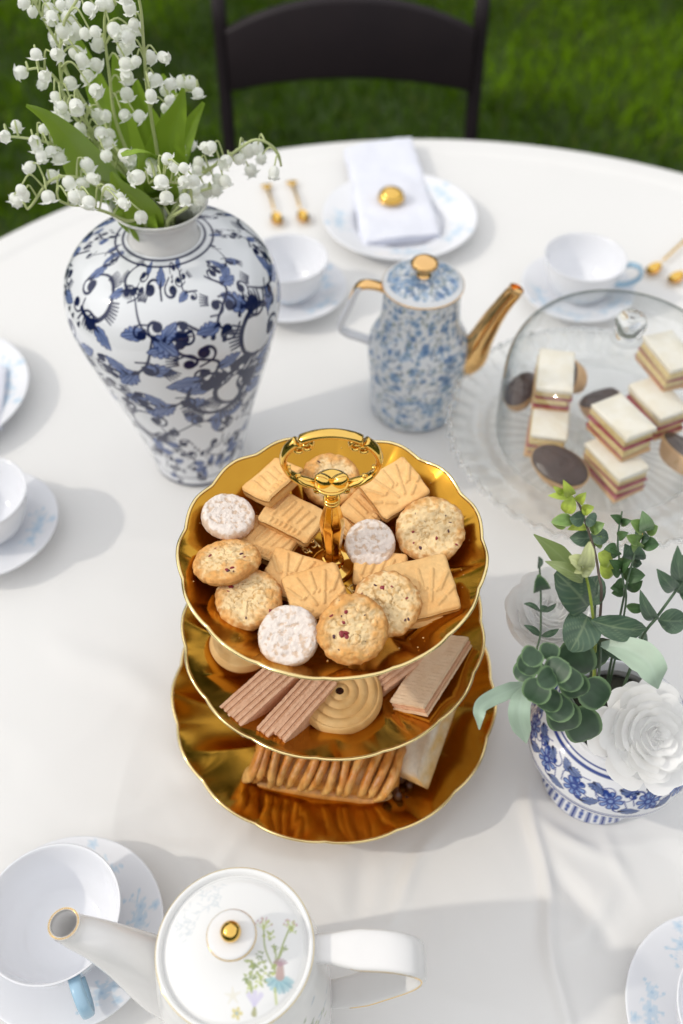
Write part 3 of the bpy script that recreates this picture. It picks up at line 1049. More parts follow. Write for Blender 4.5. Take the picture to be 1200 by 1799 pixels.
# ------------------------------------------------------------------ lily of the valley
def bell_mesh(flare=.55, long=1.0):
    seg = 30
    P = spline([(1e-5, 0), (.0022, -.0003), (.0042, -.0018), (.0052, -.0042), (.0050, -.0066), (.0042, -.0082), (.0044, -.0090), (.0056, -.0098)], 18)
    V, F = lathe(P, seg)
    th = np.tile(np.arange(seg) / seg * 2 * PI, len(P))
    k = np.repeat(np.clip((np.arange(len(P)) - 11) / 6.0, 0, 1), seg)
    tip = np.maximum(0, np.cos(6 * th)) ** 1.5
    s = 1 + k ** 2 * (flare * tip - .12 - (.25 if flare < .2 else 0))
    V[:, 0] *= s; V[:, 1] *= s
    V[:, 2] += k ** 2 * tip * .0016
    V[:, 2] *= long
    rib = 1 + .03 * np.cos(6 * th) * (1 - k)
    V[:, 0] *= rib; V[:, 1] *= rib
    b = MB(); b.add(V, F)
    return b.mesh('flower_bell', M['bell'])
BELLS = [bell_mesh(.55), bell_mesh(.80, .92), bell_mesh(.38, 1.15), bell_mesh(.12, 1.05)]

def blade_mesh(name, P, w, m, fold=.25, side=None, paint=None, nseg=26, nv=9, thick=.0004):
    """Leaf blade along P (points), half width w along it, folded about its midrib."""
    P = spline(P, nseg)
    T, N, Bn = frames(P, side)
    u = np.linspace(0, 1, nseg)
    W_ = np.interp(u, np.linspace(0, 1, len(w)), w)
    v = np.linspace(-1, 1, nv)
    V = P[:, None] + N[:, None] * (W_[:, None] * v)[..., None] + Bn[:, None] * (W_[:, None] * fold * np.abs(v))[..., None]
    ripple = .03 * np.sin(u * 9)[:, None] * v ** 2
    V = V + Bn[:, None] * (W_[:, None] * ripple)[..., None]
    dn = -Bn[:, None] * thick
    F = gridf(nseg, nv)
    b = MB()
    C = None
    if paint is not None:
        U, Vv = np.meshgrid(u, v, indexing='ij')
        C = paint(U.ravel(), Vv.ravel())
    b.add(V.reshape(-1, 3), F, C)
    b.add((V + dn).reshape(-1, 3), F[:, ::-1], C)
    return b.mesh(name, m, paint=paint is not None)

def lily_spray(label, Y, stem, bells, leaves=(), dy=0.0):
    """stem: photo points from tip to root read on the vertical plane y = Y; bells hang beside it."""
    e = at(*stem[-1], .293)                      # where the spray passes the vase mouth
    ex, ey = e.x - VX, e.y - VY
    q = min(1.0, .029 / max(1e-6, math.hypot(ex, ey)))
    e = Vector((VX + ex * q, VY + ey * q, TZ + .291))
    n_ = len(stem) - 1
    S = [at_y(px, py, (Y + .03) + (e.y - Y - .03) * (k / n_) ** 2) for k, (px, py) in enumerate(stem[:-1])] + [e]
    root = Vector((VX + (S[-1].x - VX) * .4, VY + (S[-1].y - VY) * .4, TZ + .20))
    S.append(Vector((VX + (S[-1].x - VX) * .65, VY + (S[-1].y - VY) * .65, TZ + .264)))
    S.append(root)
    o = Vector(root)
    t = thing('lily_spray', label, 'flower spray', o, 0, 'lily of the valley sprays in the vase')
    P = spline([tuple(s - o) for s in S], 60)
    rad = np.linspace(.0009, .0021, 60)
    st = MB()
    st.add(*tube(P, rad, 8))
    body = P[:int(60 * .82)]
    for k, (px, py) in enumerate(bells):
        q = at_y(px, py, Y + .03 + RNG.uniform(-.016, .012))
        q = np.array(q - o)
        d = np.linalg.norm(body - (q + np.array([0, 0, .002])), axis=1)
        a = body[int(np.argmin(d))]
        if np.linalg.norm(a - q) > .045:
            a = body[min(int(np.argmin(d)) + 4, len(body) - 1)]
        top = q + np.array([0, 0, .0050])
        mid = (a + top) / 2 + np.array([0, 0, .004 + .22 * np.linalg.norm(a - top)])
        st.add(*tube(spline([tuple(a), tuple(mid), tuple(top)], 10), np.linspace(.0008, .0006, 10), 6))
        out = Vector(q - a)
        out.z = 0
        tilt = RNG.uniform(.15, .9) + (.8 if RNG.random() < .3 else 0)
        az = math.atan2(out.y, out.x) + RNG.normal(0, .5)
        m = Matrix.Rotation(tilt, 3, Vector((math.sin(az), -math.cos(az), 0)).normalized()) @ Matrix.Rotation(RNG.uniform(0, 6.28), 3, 'Z')
        e = mk('flower_bell', BELLS[int(RNG.choice(4, p=[.4, .25, .2, .15]))], t, tuple(top), m.to_euler())
        s = RNG.uniform(.70, 1.0)
        e.scale = (s, s, s * RNG.uniform(.95, 1.15))
    st.obj('stem', M['stem'], t)
    for (Yl, pts, w, fold) in leaves:
        m_ = at(*pts[-1], .293)
        mx, my = m_.x - VX, m_.y - VY
        q = min(1.0, .026 / max(1e-6, math.hypot(mx, my)))
        m_ = Vector((VX + mx * q, VY + my * q, TZ + .289))
        nl = len(pts)
        L = [at_y(px, py, (Yl + .03) + (m_.y - Yl - .03) * (k / nl) ** 2) for k, (px, py) in enumerate(pts)] + [m_]
        L.append(Vector((VX + mx * q * .6, VY + my * q * .6, TZ + .262)))
        L = [tuple(p - o) for p in L]
        w = [q * 1.40 for q in w]
        side = np.array([1.0, .35 * RNG.uniform(-1, 1), .1])
        mk('leaf', blade_mesh('leaf', L, w, M['lily_leaf'], fold, side), t)

lily_spray('lily spray with a pale straight stem in the middle, bells on its right side', .665,
    [(203, 8), (186, 22), (184, 62), (192, 130), (205, 218), (225, 300)],
    [(203, 20), (225, 12), (214, 60), (232, 60), (212, 88), (221, 112), (222, 135), (221, 165), (215, 205), (238, 208), (180, 78), (195, 55)],
    [(.70, [(240, 140), (246, 190), (262, 250), (262, 300)], [.001, .010, .0135, .012, .006], .25)])
lily_spray('tallest lily spray on the right, its stem running off the top edge', .650,
    [(238, -30), (248, 20), (252, 75), (258, 150), (268, 220), (277, 272), (280, 320)],
    [(240, 45), (238, 70), (243, 110), (279, 109), (272, 142), (291, 163), (291, 191), (258, 105), (224, -4), (232, 90), (265, 168)],
    [(.66, [(322, 155), (316, 190), (300, 235), (292, 285)], [.001, .0075, .0125, .0115, .006], .3), (.69, [(358, 180), (340, 212), (322, 250), (305, 290)], [.001, .005, .0085, .0085, .005], .35)])
lily_spray('lily spray arching at the top with fat bells hanging right of its curved stem', .655,
    [(140, -6), (128, 12), (113, 40), (106, 85), (108, 140), (128, 200), (165, 290)],
    [(149, 22), (128, 56), (146, 62), (160, 65), (124, 98), (140, 106), (148, 137), (161, 120), (122, 146), (162, 165), (170, 24)])
lily_spray('lily spray in the left middle with bells close along its lower stem', .640,
    [(132, 158), (140, 180), (150, 205), (162, 240), (178, 275), (192, 300), (215, 340)],
    [(134, 188), (143, 228), (168, 206), (187, 252), (184, 205), (212, 280), (155, 245), (176, 235), (120, 195), (185, 275)],
    [(.635, [(128, 224), (142, 250), (165, 280), (190, 315)], [.001, .0075, .0105, .0085, .004], .35)])
lily_spray('lily spray at the upper left corner leaning out of the frame', .670,
    [(52, -14), (68, 18), (85, 48), (105, 85), (130, 150), (190, 290)],
    [(51, 8), (84, 18), (92, 32), (112, 36), (103, 56), (112, 75), (100, -4), (78, -6), (60, 24), (118, 12)])
lily_spray('lily spray on the left with nodding bells below an arched tip', .650,
    [(50, 122), (70, 120), (90, 130), (108, 152), (124, 182), (160, 270)],
    [(65, 97), (52, 138), (72, 146), (84, 152), (98, 172), (110, 190), (116, 204), (94, 106), (128, 190)],
    [(.62, [(46, 185), (78, 200), (110, 226), (138, 262), (178, 320)], [.0008, .0085, .0135, .0125, .006], .28)])
lily_spray('lily spray reaching farthest left with two open bells at its tip', .625,
    [(16, 240), (40, 242), (75, 248), (100, 258), (140, 288), (200, 350)],
    [(30, 226), (13, 245), (68, 262), (72, 274), (92, 250), (76, 230), (105, 278), (98, 274), (62, 255), (88, 268)])
lily_spray('lowest left lily spray, forked, its bells pointing up at the end', .605,
    [(48, 368), (58, 358), (78, 328), (95, 314), (120, 310), (150, 316), (185, 336), (225, 372)],
    [(62, 298), (88, 315), (42, 335), (48, 344), (28, 352), (84, 345), (150, 290), (155, 320), (38, 360)])
lily_spray('lily spray drooping over the left of the vase mouth', .595,
    [(100, 338), (104, 352), (125, 360), (150, 362), (190, 374), (222, 388), (240, 396)],
    [(117, 322), (138, 335), (128, 350), (122, 358), (160, 355), (186, 336), (210, 362), (208, 350), (248, 380), (140, 345)])
lily_spray('lily spray leaning far right over the table with a drooping tip', .655,
    [(494, 292), (488, 268), (468, 250), (446, 246), (425, 258), (400, 276), (375, 292), (340, 320), (305, 362)],
    [(430, 264), (454, 264), (462, 281), (483, 302), (437, 302), (412, 294), (392, 318), (403, 288), (363, 312), (360, 335), (378, 262), (366, 262), (355, 288), (348, 300), (376, 320)])
lily_spray('short lily spray at the front of the mouth with star tipped bells facing the viewer', .600,
    [(262, 322), (280, 312), (300, 320), (318, 322), (335, 334), (330, 362), (300, 392)],
    [(286, 286), (256, 318), (284, 318), (316, 302), (319, 322), (293, 346), (325, 350), (270, 302), (262, 294), (338, 318), (300, 300)],
    [(.60, [(213, 272), (236, 262), (262, 268), (276, 290), (280, 330)], [.001, .0085, .0115, .008, .004], .45)])
lily_spray('lily spray with a bare tip bending right behind the broad leaves', .690,
    [(350, 160), (330, 158), (312, 168), (298, 178), (290, 205), (285, 260), (282, 310)],
    [(322, 145), (335, 148), (347, 165), (290, 166), (292, 192), (302, 186), (318, 262), (310, 268), (272, 142), (328, 258)],
    [(.71, [(285, 130), (300, 160), (304, 190), (300, 240)], [.001, .006, .009, .008, .005], .3)])
lily_spray('lily spray low at the right rim of the vase mouth', .640,
    [(372, 330), (355, 335), (335, 345), (315, 362), (298, 392)],
    [(372, 338), (352, 352), (340, 366), (345, 336), (285, 376), (268, 362), (276, 370), (315, 338), (252, 386)],
    [(.625, [(196, 302), (212, 330), (238, 352), (258, 380)], [.001, .0075, .010, .008, .004], .3), (.63, [(242, 298), (236, 330), (240, 360), (248, 385)], [.001, .006, .009, .009, .005], .3)])
lily_spray('lily spray at the back whose bells show between the tall stems', .715,
    [(96, 14), (118, 60), (140, 110), (170, 180), (195, 240), (230, 320)],
    [(105, 12), (116, 60), (108, 80), (168, 190), (192, 232), (206, 236), (214, 246), (176, 246), (150, 262), (95, 45)],
    [(.72, [(128, 55), (150, 100), (172, 160), (196, 220), (215, 290)], [.001, .006, .009, .010, .006], .3), (.70, [(200, 95), (206, 140), (214, 190), (228, 260)], [.001, .005, .008, .009, .006], .3)])
lily_spray('small lily spray tucked in behind the front leaf with its bells in shade', .660,
    [(178, 262), (188, 285), (205, 310), (225, 340), (245, 370)],
    [(187, 240), (216, 278), (222, 290), (154, 350), (176, 300), (160, 300), (206, 350)],
    [(.665, [(150, 290), (178, 305), (205, 330), (232, 368)], [.001, .008, .011, .009, .005], .3), (.68, [(218, 282), (228, 310), (240, 345), (250, 380)], [.001, .008, .010, .010, .006], .3)])

# ------------------------------------------------------------------ blue chintz teapot with gold spout
def chintz(pt, circ, v0, v1, n, seed, s=1.0):
    rs = np.random.default_rng(seed)
    cs = [(0.16, 0.28, 0.48), (0.26, 0.40, 0.58), (0.14, 0.19, 0.28), (0.28, 0.35, 0.40), (0.40, 0.52, 0.66), (0.22, 0.28, 0.25)]
    for k in range(n):
        u, v, a = rs.uniform(0, circ), rs.uniform(v0, v1), rs.uniform(0, 6.28)
        r = rs.uniform(.0016, .0032) * s
        c = cs[rs.integers(len(cs))]
        kd = rs.random()
        if kd < .22:
            c = cs[rs.choice([0, 1, 4])]
            for j in range(5):
                pt.dot(u + r * math.cos(a + j * 1.257), v + r * math.sin(a + j * 1.257), r * .75, c, .85)
            pt.dot(u, v, r * .5, (0.06, 0.12, 0.28))
        elif kd < .75:
            L = rs.uniform(.004, .008) * s
            P = xf([(0, 0), (L * .5, L * rs.uniform(-.2, .2)), (L, 0)], (u, v), a)
            pt.stroke(spline(P, 5), [.0004 * s, .0010 * s, .0013 * s, .0009 * s, .0003 * s], c, .9)
        else:
            L = rs.uniform(.008, .016) * s
            P = xf([(0, 0), (L * .3, L * .18), (L * .7, -L * .14), (L, L * .1)], (u, v), a)
            pt.stroke(spline(P, 9), .0005 * s, cs[rs.choice([2, 3, 5])], .8)

def blue_teapot():
    t = thing('teapot', 'tall blue chintz teapot with gold spout and gold lid knob', 'teapot', (.0775, .757, TZ))
    P = spline([(1e-5, .003), (.039, .003), (.041, 0), (.0450, .001), (.0460, .006), (.0472, .020), (.0492, .050), (.0508, .070), (.0508, .080), (.0490, .091), (.0445, .101), (.0405, .110), (.0385, .122), (.0375, .138), (.0372, .150), (.0372, .155)], 240)
    seg = 360
    V, F = lathe(P, seg)
    arc = np.r_[0, np.cumsum(np.linalg.norm(np.diff(P, axis=0), axis=1))]
    circ = .285
    pt = Paint(np.stack([np.tile(np.arange(seg) / seg * circ, len(P)), np.repeat(arc, seg)], 1), (0.74, 0.77, 0.80), .0007, circ)
    chintz(pt, circ, .045, arc[-1] - .003, 1900, 3, .88)
    b = MB(); b.add(V, F, pt.C); b.obj('body', M['teapot'], t, paint=True)
    P = spline([(1e-5, .1655), (.012, .1650), (.024, .1630), (.034, .1595), (.0375, .1575), (.0388, .1565), (.0388, .1550), (.036, .1545), (1e-5, .1545)], 90)
    V, F = lathe(P, 220)
    pt2 = Paint(V[:, :2] + .04, (0.74, 0.77, 0.80), .0007)
    chintz(pt2, .08, .004, .076, 480, 12, .88)
    C = pt2.C
    C[np.hypot(V[:, 0], V[:, 1]) > .0345] = (.78, .79, .80)
    b = MB(); b.add(V, F, C); lid = b.obj('lid', M['teapot'], t, paint=True)
    P = spline([(1e-5, .164), (.0075, .164), (.0055, .168), (.0055, .1715), (.0095, .1735), (.0128, .1765), (.0128, .1795), (.0095, .1818), (1e-5, .1828)], 40)
    b = MB(); b.add(*lathe(P, 36)); b.obj('knob', M['rose_gold'], lid)
    k = np.linspace(0, 2 * PI, 81)
    b = MB(); b.add(*tube(np.stack([.0388 * np.cos(k), .0388 * np.sin(k), 0 * k + .1557], 1), .0007, 6, False)); b.obj('lid_edge', M['rose_gold'], lid)
    # spout to the right, handle to the left
    S = spline([(.042, -.004, .060), (.053, -.005, .068), (.060, -.006, .090), (.070, -.006, .118), (.080, -.006, .139), (.0865, -.006, .1500), (.0885, -.006, .1545)], 34)
    w = np.interp(np.linspace(0, 1, 34), [0, .18, .4, .75, 1], [.0150, .0150, .0115, .0082, .0072])
    V, F = sweep(S, w, w * 1.05, 20, (0, 1, 0), 2.2, False)
    V2, F2 = sweep(S[6:], w[6:] - .0013, w[6:] * 1.05 - .0013, 20, (0, 1, 0), 2.2, False)
    b = MB(); b.add(V, F); b.add(V2, F2[0][:, ::-1])
    o = (34 - 1) * 20; o2 = len(V) + (28 - 1) * 20; j = np.arange(20)
    b.F.append(np.stack([o + j, o + (j + 1) % 20, o2 + (j + 1) % 20, o2 + j], 1))
    V3, F3 = ellipsoid(.0066, .0066, .002, 18, 9, (.0885, -.006, .1505))  # added gold plug inside the spout mouth to brighten it
    b.add(V3, F3)
    b.obj('spout', M['rose_gold'], t)
    H = spline([(-.030, 0, .146), (-.042, 0, .1525), (-.055, 0, .1545), (-.0625, 0, .150), (-.069, 0, .132), (-.077, 0, .112), (-.0785, 0, .103), (-.072, 0, .096), (-.058, 0, .090), (-.046, 0, .084)], 60)
    V, F = sweep(H, .0062, .0030, 14, (0, 1, 0), 2.6)
    b = MB(); b.add(V, F); hd = b.obj('handle', M['china'], t)
    V, F = sweep(H[2:25], np.r_[np.full(12, .0064), np.linspace(.0064, .0030, 11)], .0033, 14, (0, 1, 0), 2.6)
    b = MB(); b.add(V, F); b.obj('gold_cap', M['rose_gold'], hd)
blue_teapot()

# ------------------------------------------------------------------ white floral teapot at the front
def white_teapot():
    t = thing('teapot', 'white teapot with wildflower painted lid and gold bead knob at the front', 'teapot', (-.0585, .1585, TZ))
    P = spline([(1e-5, .003), (.040, .003), (.044, 0), (.049, .002), (.052, .020), (.0525, .060), (.0505, .105), (.0465, .140), (.0445, .152), (.0436, .158), (.0430, .1605), (.0418, .1608), (.0405, .1595), (.0398, .155), (.040, .150)], 200)
    seg = 300
    V, F = lathe(P, seg)
    arc = np.r_[0, np.cumsum(np.linalg.norm(np.diff(P, axis=0), axis=1))]
    circ = .32
    pt = Paint(np.stack([np.tile(np.arange(seg) / seg * circ, len(P)), np.repeat(arc, seg)], 1), (.81, .81, .80), .0008, circ)
    rs = np.random.default_rng(2)
    for k in range(40):
        u, v, a = circ * (.66 + rs.normal(0, .035)), .15 + rs.normal(0, .014), rs.uniform(0, 6.28)
        pt.stroke([(u, v), (u + .004 * math.cos(a), v + .004 * math.sin(a))], [.0012, .0004], [(.25, .32, .18), (.34, .42, .16), (.35, .45, .55)][k % 3], .9)
    b = MB(); b.add(V, F, pt.C); b.obj('body', M['china_paint'], t, paint=True)
    k = np.linspace(0, 2 * PI, 97)
    b = MB(); b.add(*tube(np.stack([.0433 * np.cos(k), .0433 * np.sin(k), 0 * k + .1597], 1), .00035, 6, False)); b.obj('rim_line', M['gold_rim'], t)
    # lid
    P = spline([(1e-5, .1650), (.010, .1648), (.022, .1638), (.032, .1618), (.0365, .1600), (.0382, .1582), (.0382, .1550), (1e-5, .1540)], 130)
    V, F = lathe(P, 300)
    pt = Paint(V[:, :2], (.81, .81, .80), .00055)
    GR, OL, PK, LG = (.36, .42, .16), (.26, .32, .14), (.58, .36, .42), (.52, .58, .20)
    def leafy(x, y, s, c1, c2, seed):
        r2 = np.random.default_rng(seed)
        for j in range(13):
            a = r2.uniform(0, 6.28); d = s * r2.uniform(.1, 1)
            q = (x + d * math.cos(a), y + d * math.sin(a))
            pt.stroke([q, (q[0] + s * .35 * math.cos(a + .3), q[1] + s * .35 * math.sin(a + .3))], [s * .20, s * .06], c1 if j % 2 else c2, .85)
    stems = [((.023, -.014), (.017, -.002), (.0155, .010)), ((.0225, -.013), (.026, -.001), (.030, .010)), ((.021, -.012), (.023, -.007), (.022, -.001)), ((.022, -.012), (.025, -.006), (.027, -.001))]
    for s_ in stems:
        pt.stroke(spline(s_, 12), .00042, GR)
    for (x, y) in ((.0155, .011), (.0305, .011)):
        for j in range(16):
            a, d = rs.uniform(.1, 3.0), rs.uniform(.45, 1.0)
            q = (x + .0048 * d * math.cos(a), y - .001 + .0042 * d * math.sin(a))
            pt.stroke([(x, y - .003), q], .00016, LG, .6)
            pt.dot(q[0], q[1], .00055, PK if j % 3 else LG, .75)
    leafy(.019, .0045, .0030, GR, LG, 1)
    leafy(.0315, .008, .0022, LG, GR, 2)
    leafy(.022, -.0015, .0020, GR, OL, 3)
    leafy(.0275, -.0015, .0016, OL, GR, 4)
    leafy(.012, -.0105, .0048, OL, GR, 5)
    leafy(.0085, -.017, .0040, GR, OL, 6)
    leafy(.0155, -.0185, .0036, LG, GR, 7)
    leafy(.010, -.0225, .0026, LG, GR, 8)
    leafy(.0185, -.0145, .0036, LG, OL, 9)
    leafy(.0145, -.006, .0022, OL, OL, 10)
    # teal scabious
    for j, a in enumerate(np.linspace(-2.95, -.2, 9)):
        pt.stroke(xf([(.0, .0), (.0035, .0004), (.0068, .0)], (.0255, -.0165), a), [.0008, .0014, .0009], (.27, .45, .51) if j % 2 else (.38, .57, .61), .88)
    pt.stroke([(.0255, -.0155), (.0255, -.0105)], [.0024, .0017], (.50, .36, .33), .95)
    for j in range(7):
        a = .5 + j * .36
        pt.stroke([(.0255, -.0105), (.0255 + .004 * math.cos(a), -.0105 + .0035 * math.sin(a))], .00035, (.45, .30, .34))
    pt.stroke([(.0230, -.0215), (.0240, -.0285)], .0005, LG)
    # violet, pale star, yellow flower
    for a in (1.0, 1.57, 2.1):
        pt.stroke(xf([(0, 0), (.006, 0)], (.0125, -.030), a), [.0007, .0014], (.60, .56, .74), .7)
    pt.stroke([(.0125, -.0335), (.0127, -.031)], [.0015, .0007], (.42, .42, .24))
    for j in range(5):
        pt.stroke(xf([(0, 0), (.0042, 0)], (.001, -.0255), j * 1.257 + .4), [.0012, .0004], (.76, .74, .66), .8)
        pt.stroke(xf([(0, 0), (.0022, 0)], (.0035, -.0335), j * 1.257), [.0007, .0009], (.66, .58, .24), .9)
    pt.dot(.0035, -.0335, .0008, (.36, .48, .56))
    # faded grey sprays on the far side
    for j in range(70):
        a = R(105 + 70 * rs.random()); d = .024 + .012 * rs.random(); q = (d * math.cos(a), d * math.sin(a)); e = rs.uniform(0, 6.28)
        pt.stroke([q, (q[0] + .003 * math.cos(e), q[1] + .003 * math.sin(e))], [.0006, .0002], (.62, .66, .68), .55)
    b = MB(); b.add(V, F, pt.C); lid = b.obj('lid', M['china_paint'], t, paint=True)
    P = spline([(1e-5, .164), (.0085, .164), (.0075, .170), (.0085, .1765), (.0125, .1800), (.0130, .1815), (.0122, .1828), (.006, .1838), (1e-5, .1840)], 50)
    b = MB(); b.add(*lathe(P, 48)); kn = b.obj('knob', M['china_warm'], lid)
    k = np.linspace(0, 2 * PI, 61)
    b = MB(); b.add(*tube(np.stack([.0129 * np.cos(k), .0129 * np.sin(k), 0 * k + .1812], 1), .00055, 6, False)); b.obj('knob_edge', M['gold'], kn)
    b = MB(); b.add(*ellipsoid(.0056, .0056, .0052, 24, 14, (0, 0, .1870))); b.obj('gold_bead', M['gold'], kn)
    # spout to the left, rising to the rim height, open end with gold line
    S = spline([(-.036, .004, .060), (-.052, .006, .082), (-.066, .008, .112), (-.080, .010, .136), (-.0915, .0118, .1470), (-.0958, .0125, .1545), (-.0966, .0127, .1590)], 40)
    w = np.interp(np.linspace(0, 1, 40), [0, .2, .5, .8, .93, 1], [.0240, .0215, .0160, .0108, .0090, .0092])
    V, F = sweep(S, w, w, 28, (0, 1, 0), 2.0, False)
    V2, F2 = sweep(S[10:], w[10:] - .0016, w[10:] - .0016, 28, (0, 1, 0), 2.0, False)
    b = MB(); b.add(V, F); b.add(V2, F2[0][:, ::-1])
    o = 39 * 28; o2 = len(V) + 29 * 28; j = np.arange(28)
    b.F.append(np.stack([o + j, o + (j + 1) % 28, o2 + (j + 1) % 28, o2 + j], 1))
    sp = b.obj('spout', M['china_warm'], t)
    ringp = np.vstack([V[o:o + 28] * .5 + V2[29 * 28:29 * 28 + 28] * .5, V[o:o + 1] * .5 + V2[29 * 28:29 * 28 + 1] * .5])
    b = MB(); b.add(*tube(ringp, .00032, 8, False)); b.obj('spout_rim', M['gold'], sp)
    # strap handle on the right
    H = spline([(.040, .002, .147), (.052, .002, .1495), (.068, .001, .1515), (.086, .0, .1510), (.0985, -.001, .1455), (.1035, -.001, .134), (.100, -.001, .118), (.088, 0, .095), (.070, .001, .068), (.050, .002, .050)], 60)
    ww = np.interp(np.linspace(0, 1, 60), [0, .08, .16, .8, 1], [.0075, .0085, .0112, .0105, .0085])
    V, F = sweep(H, ww, .0032, 18, (0, 1, 0), 3.2)
    b = MB(); b.add(V, F); hd = b.obj('handle', M['china_warm'], t)
    E = H[8:54] + np.stack([0 * ww[8:54], -ww[8:54] * .97, 0 * ww[8:54]], 1)
    b = MB(); b.add(*tube(E, .00055, 6)); b.obj('handle_line', M['gold'], hd)
white_teapot()

# ------------------------------------------------------------------ gold three tier stand
SX, SY = -.006, .392
def tier_plate(name, Rr, zr, depth, parent, label=None, lobes=15, ph=0.0, deep=.0019):
    seg = 420
    th = np.arange(seg) / seg * 2 * PI
    def surf(rho, off):
        s = np.clip((rho - .50) / .50, 0, 1)
        z = zr - depth + depth * s ** 1.35
        sw = th * lobes + ph + 3.2 * s - 1.2 * s * s
        fl = 1 - np.abs(np.sin(sw / 2)) ** .8
        fl2 = np.sin(sw) * .3
        amp = deep * np.sin(PI * np.clip(s * .93, 0, 1)) ** .7
        z = z - amp * (fl * 1.2 + fl2) + off
        rim = 1 + .011 * s ** 3 * (np.abs(np.cos((th * lobes + ph + 2.0) / 2)) - .6) * 1.8
        r = Rr * rho * rim
        zz = z + .0016 * s ** 4 * np.cos(th * lobes + ph + 2.0)
        return np.stack([r * np.cos(th), r * np.sin(th), zz], 1)
    rows = [surf(rho, 0) for rho in np.r_[1e-4, np.linspace(.06, .5, 16), np.linspace(.515, 1, 54)]]
    rows += [surf(rho, -.0014) for rho in np.r_[np.linspace(.999, .5, 26), np.linspace(.45, .06, 5), 1e-4]]
    b = MB(); b.add(np.vstack(rows), gridf(len(rows), seg, True))
    o = b.obj(name, M['gold_plate'], parent)
    e = surf(1.0, -.0006)
    b = MB(); b.add(*tube(np.vstack([e, e[:1]]), .00125, 8, False)); b.obj('plate_edge', M['gold_rim'], o)
    if name == 'top_plate':     # embossed leafy ornament round the middle
        b = MB()
        for k in range(16):
            a = k * 2 * PI / 16
            for f in (1, -1):
                c = spiral(.0038, .75, 16, .25)
                c = c * (1, f) + (.022 + (k % 2) * .011, f * .0026)
                q = xf(c, (0, 0), a)
                b.add(*sweep(np.c_[q, np.full(len(q), zr - depth + .0001)], .0005, .0007, 6, (0, 0, 1)))
            P = xf([(.018, 0), (.030, .0014), (.046, 0)], (0, 0), a + .1)
            P = spline(P, 8)
            b.add(*sweep(np.c_[P, np.full(8, zr - depth + .0001)], .0005, .0007, 6, (0, 0, 1)))
        b.obj('embossed_ornament', M['gold_rim'], o)
    return o

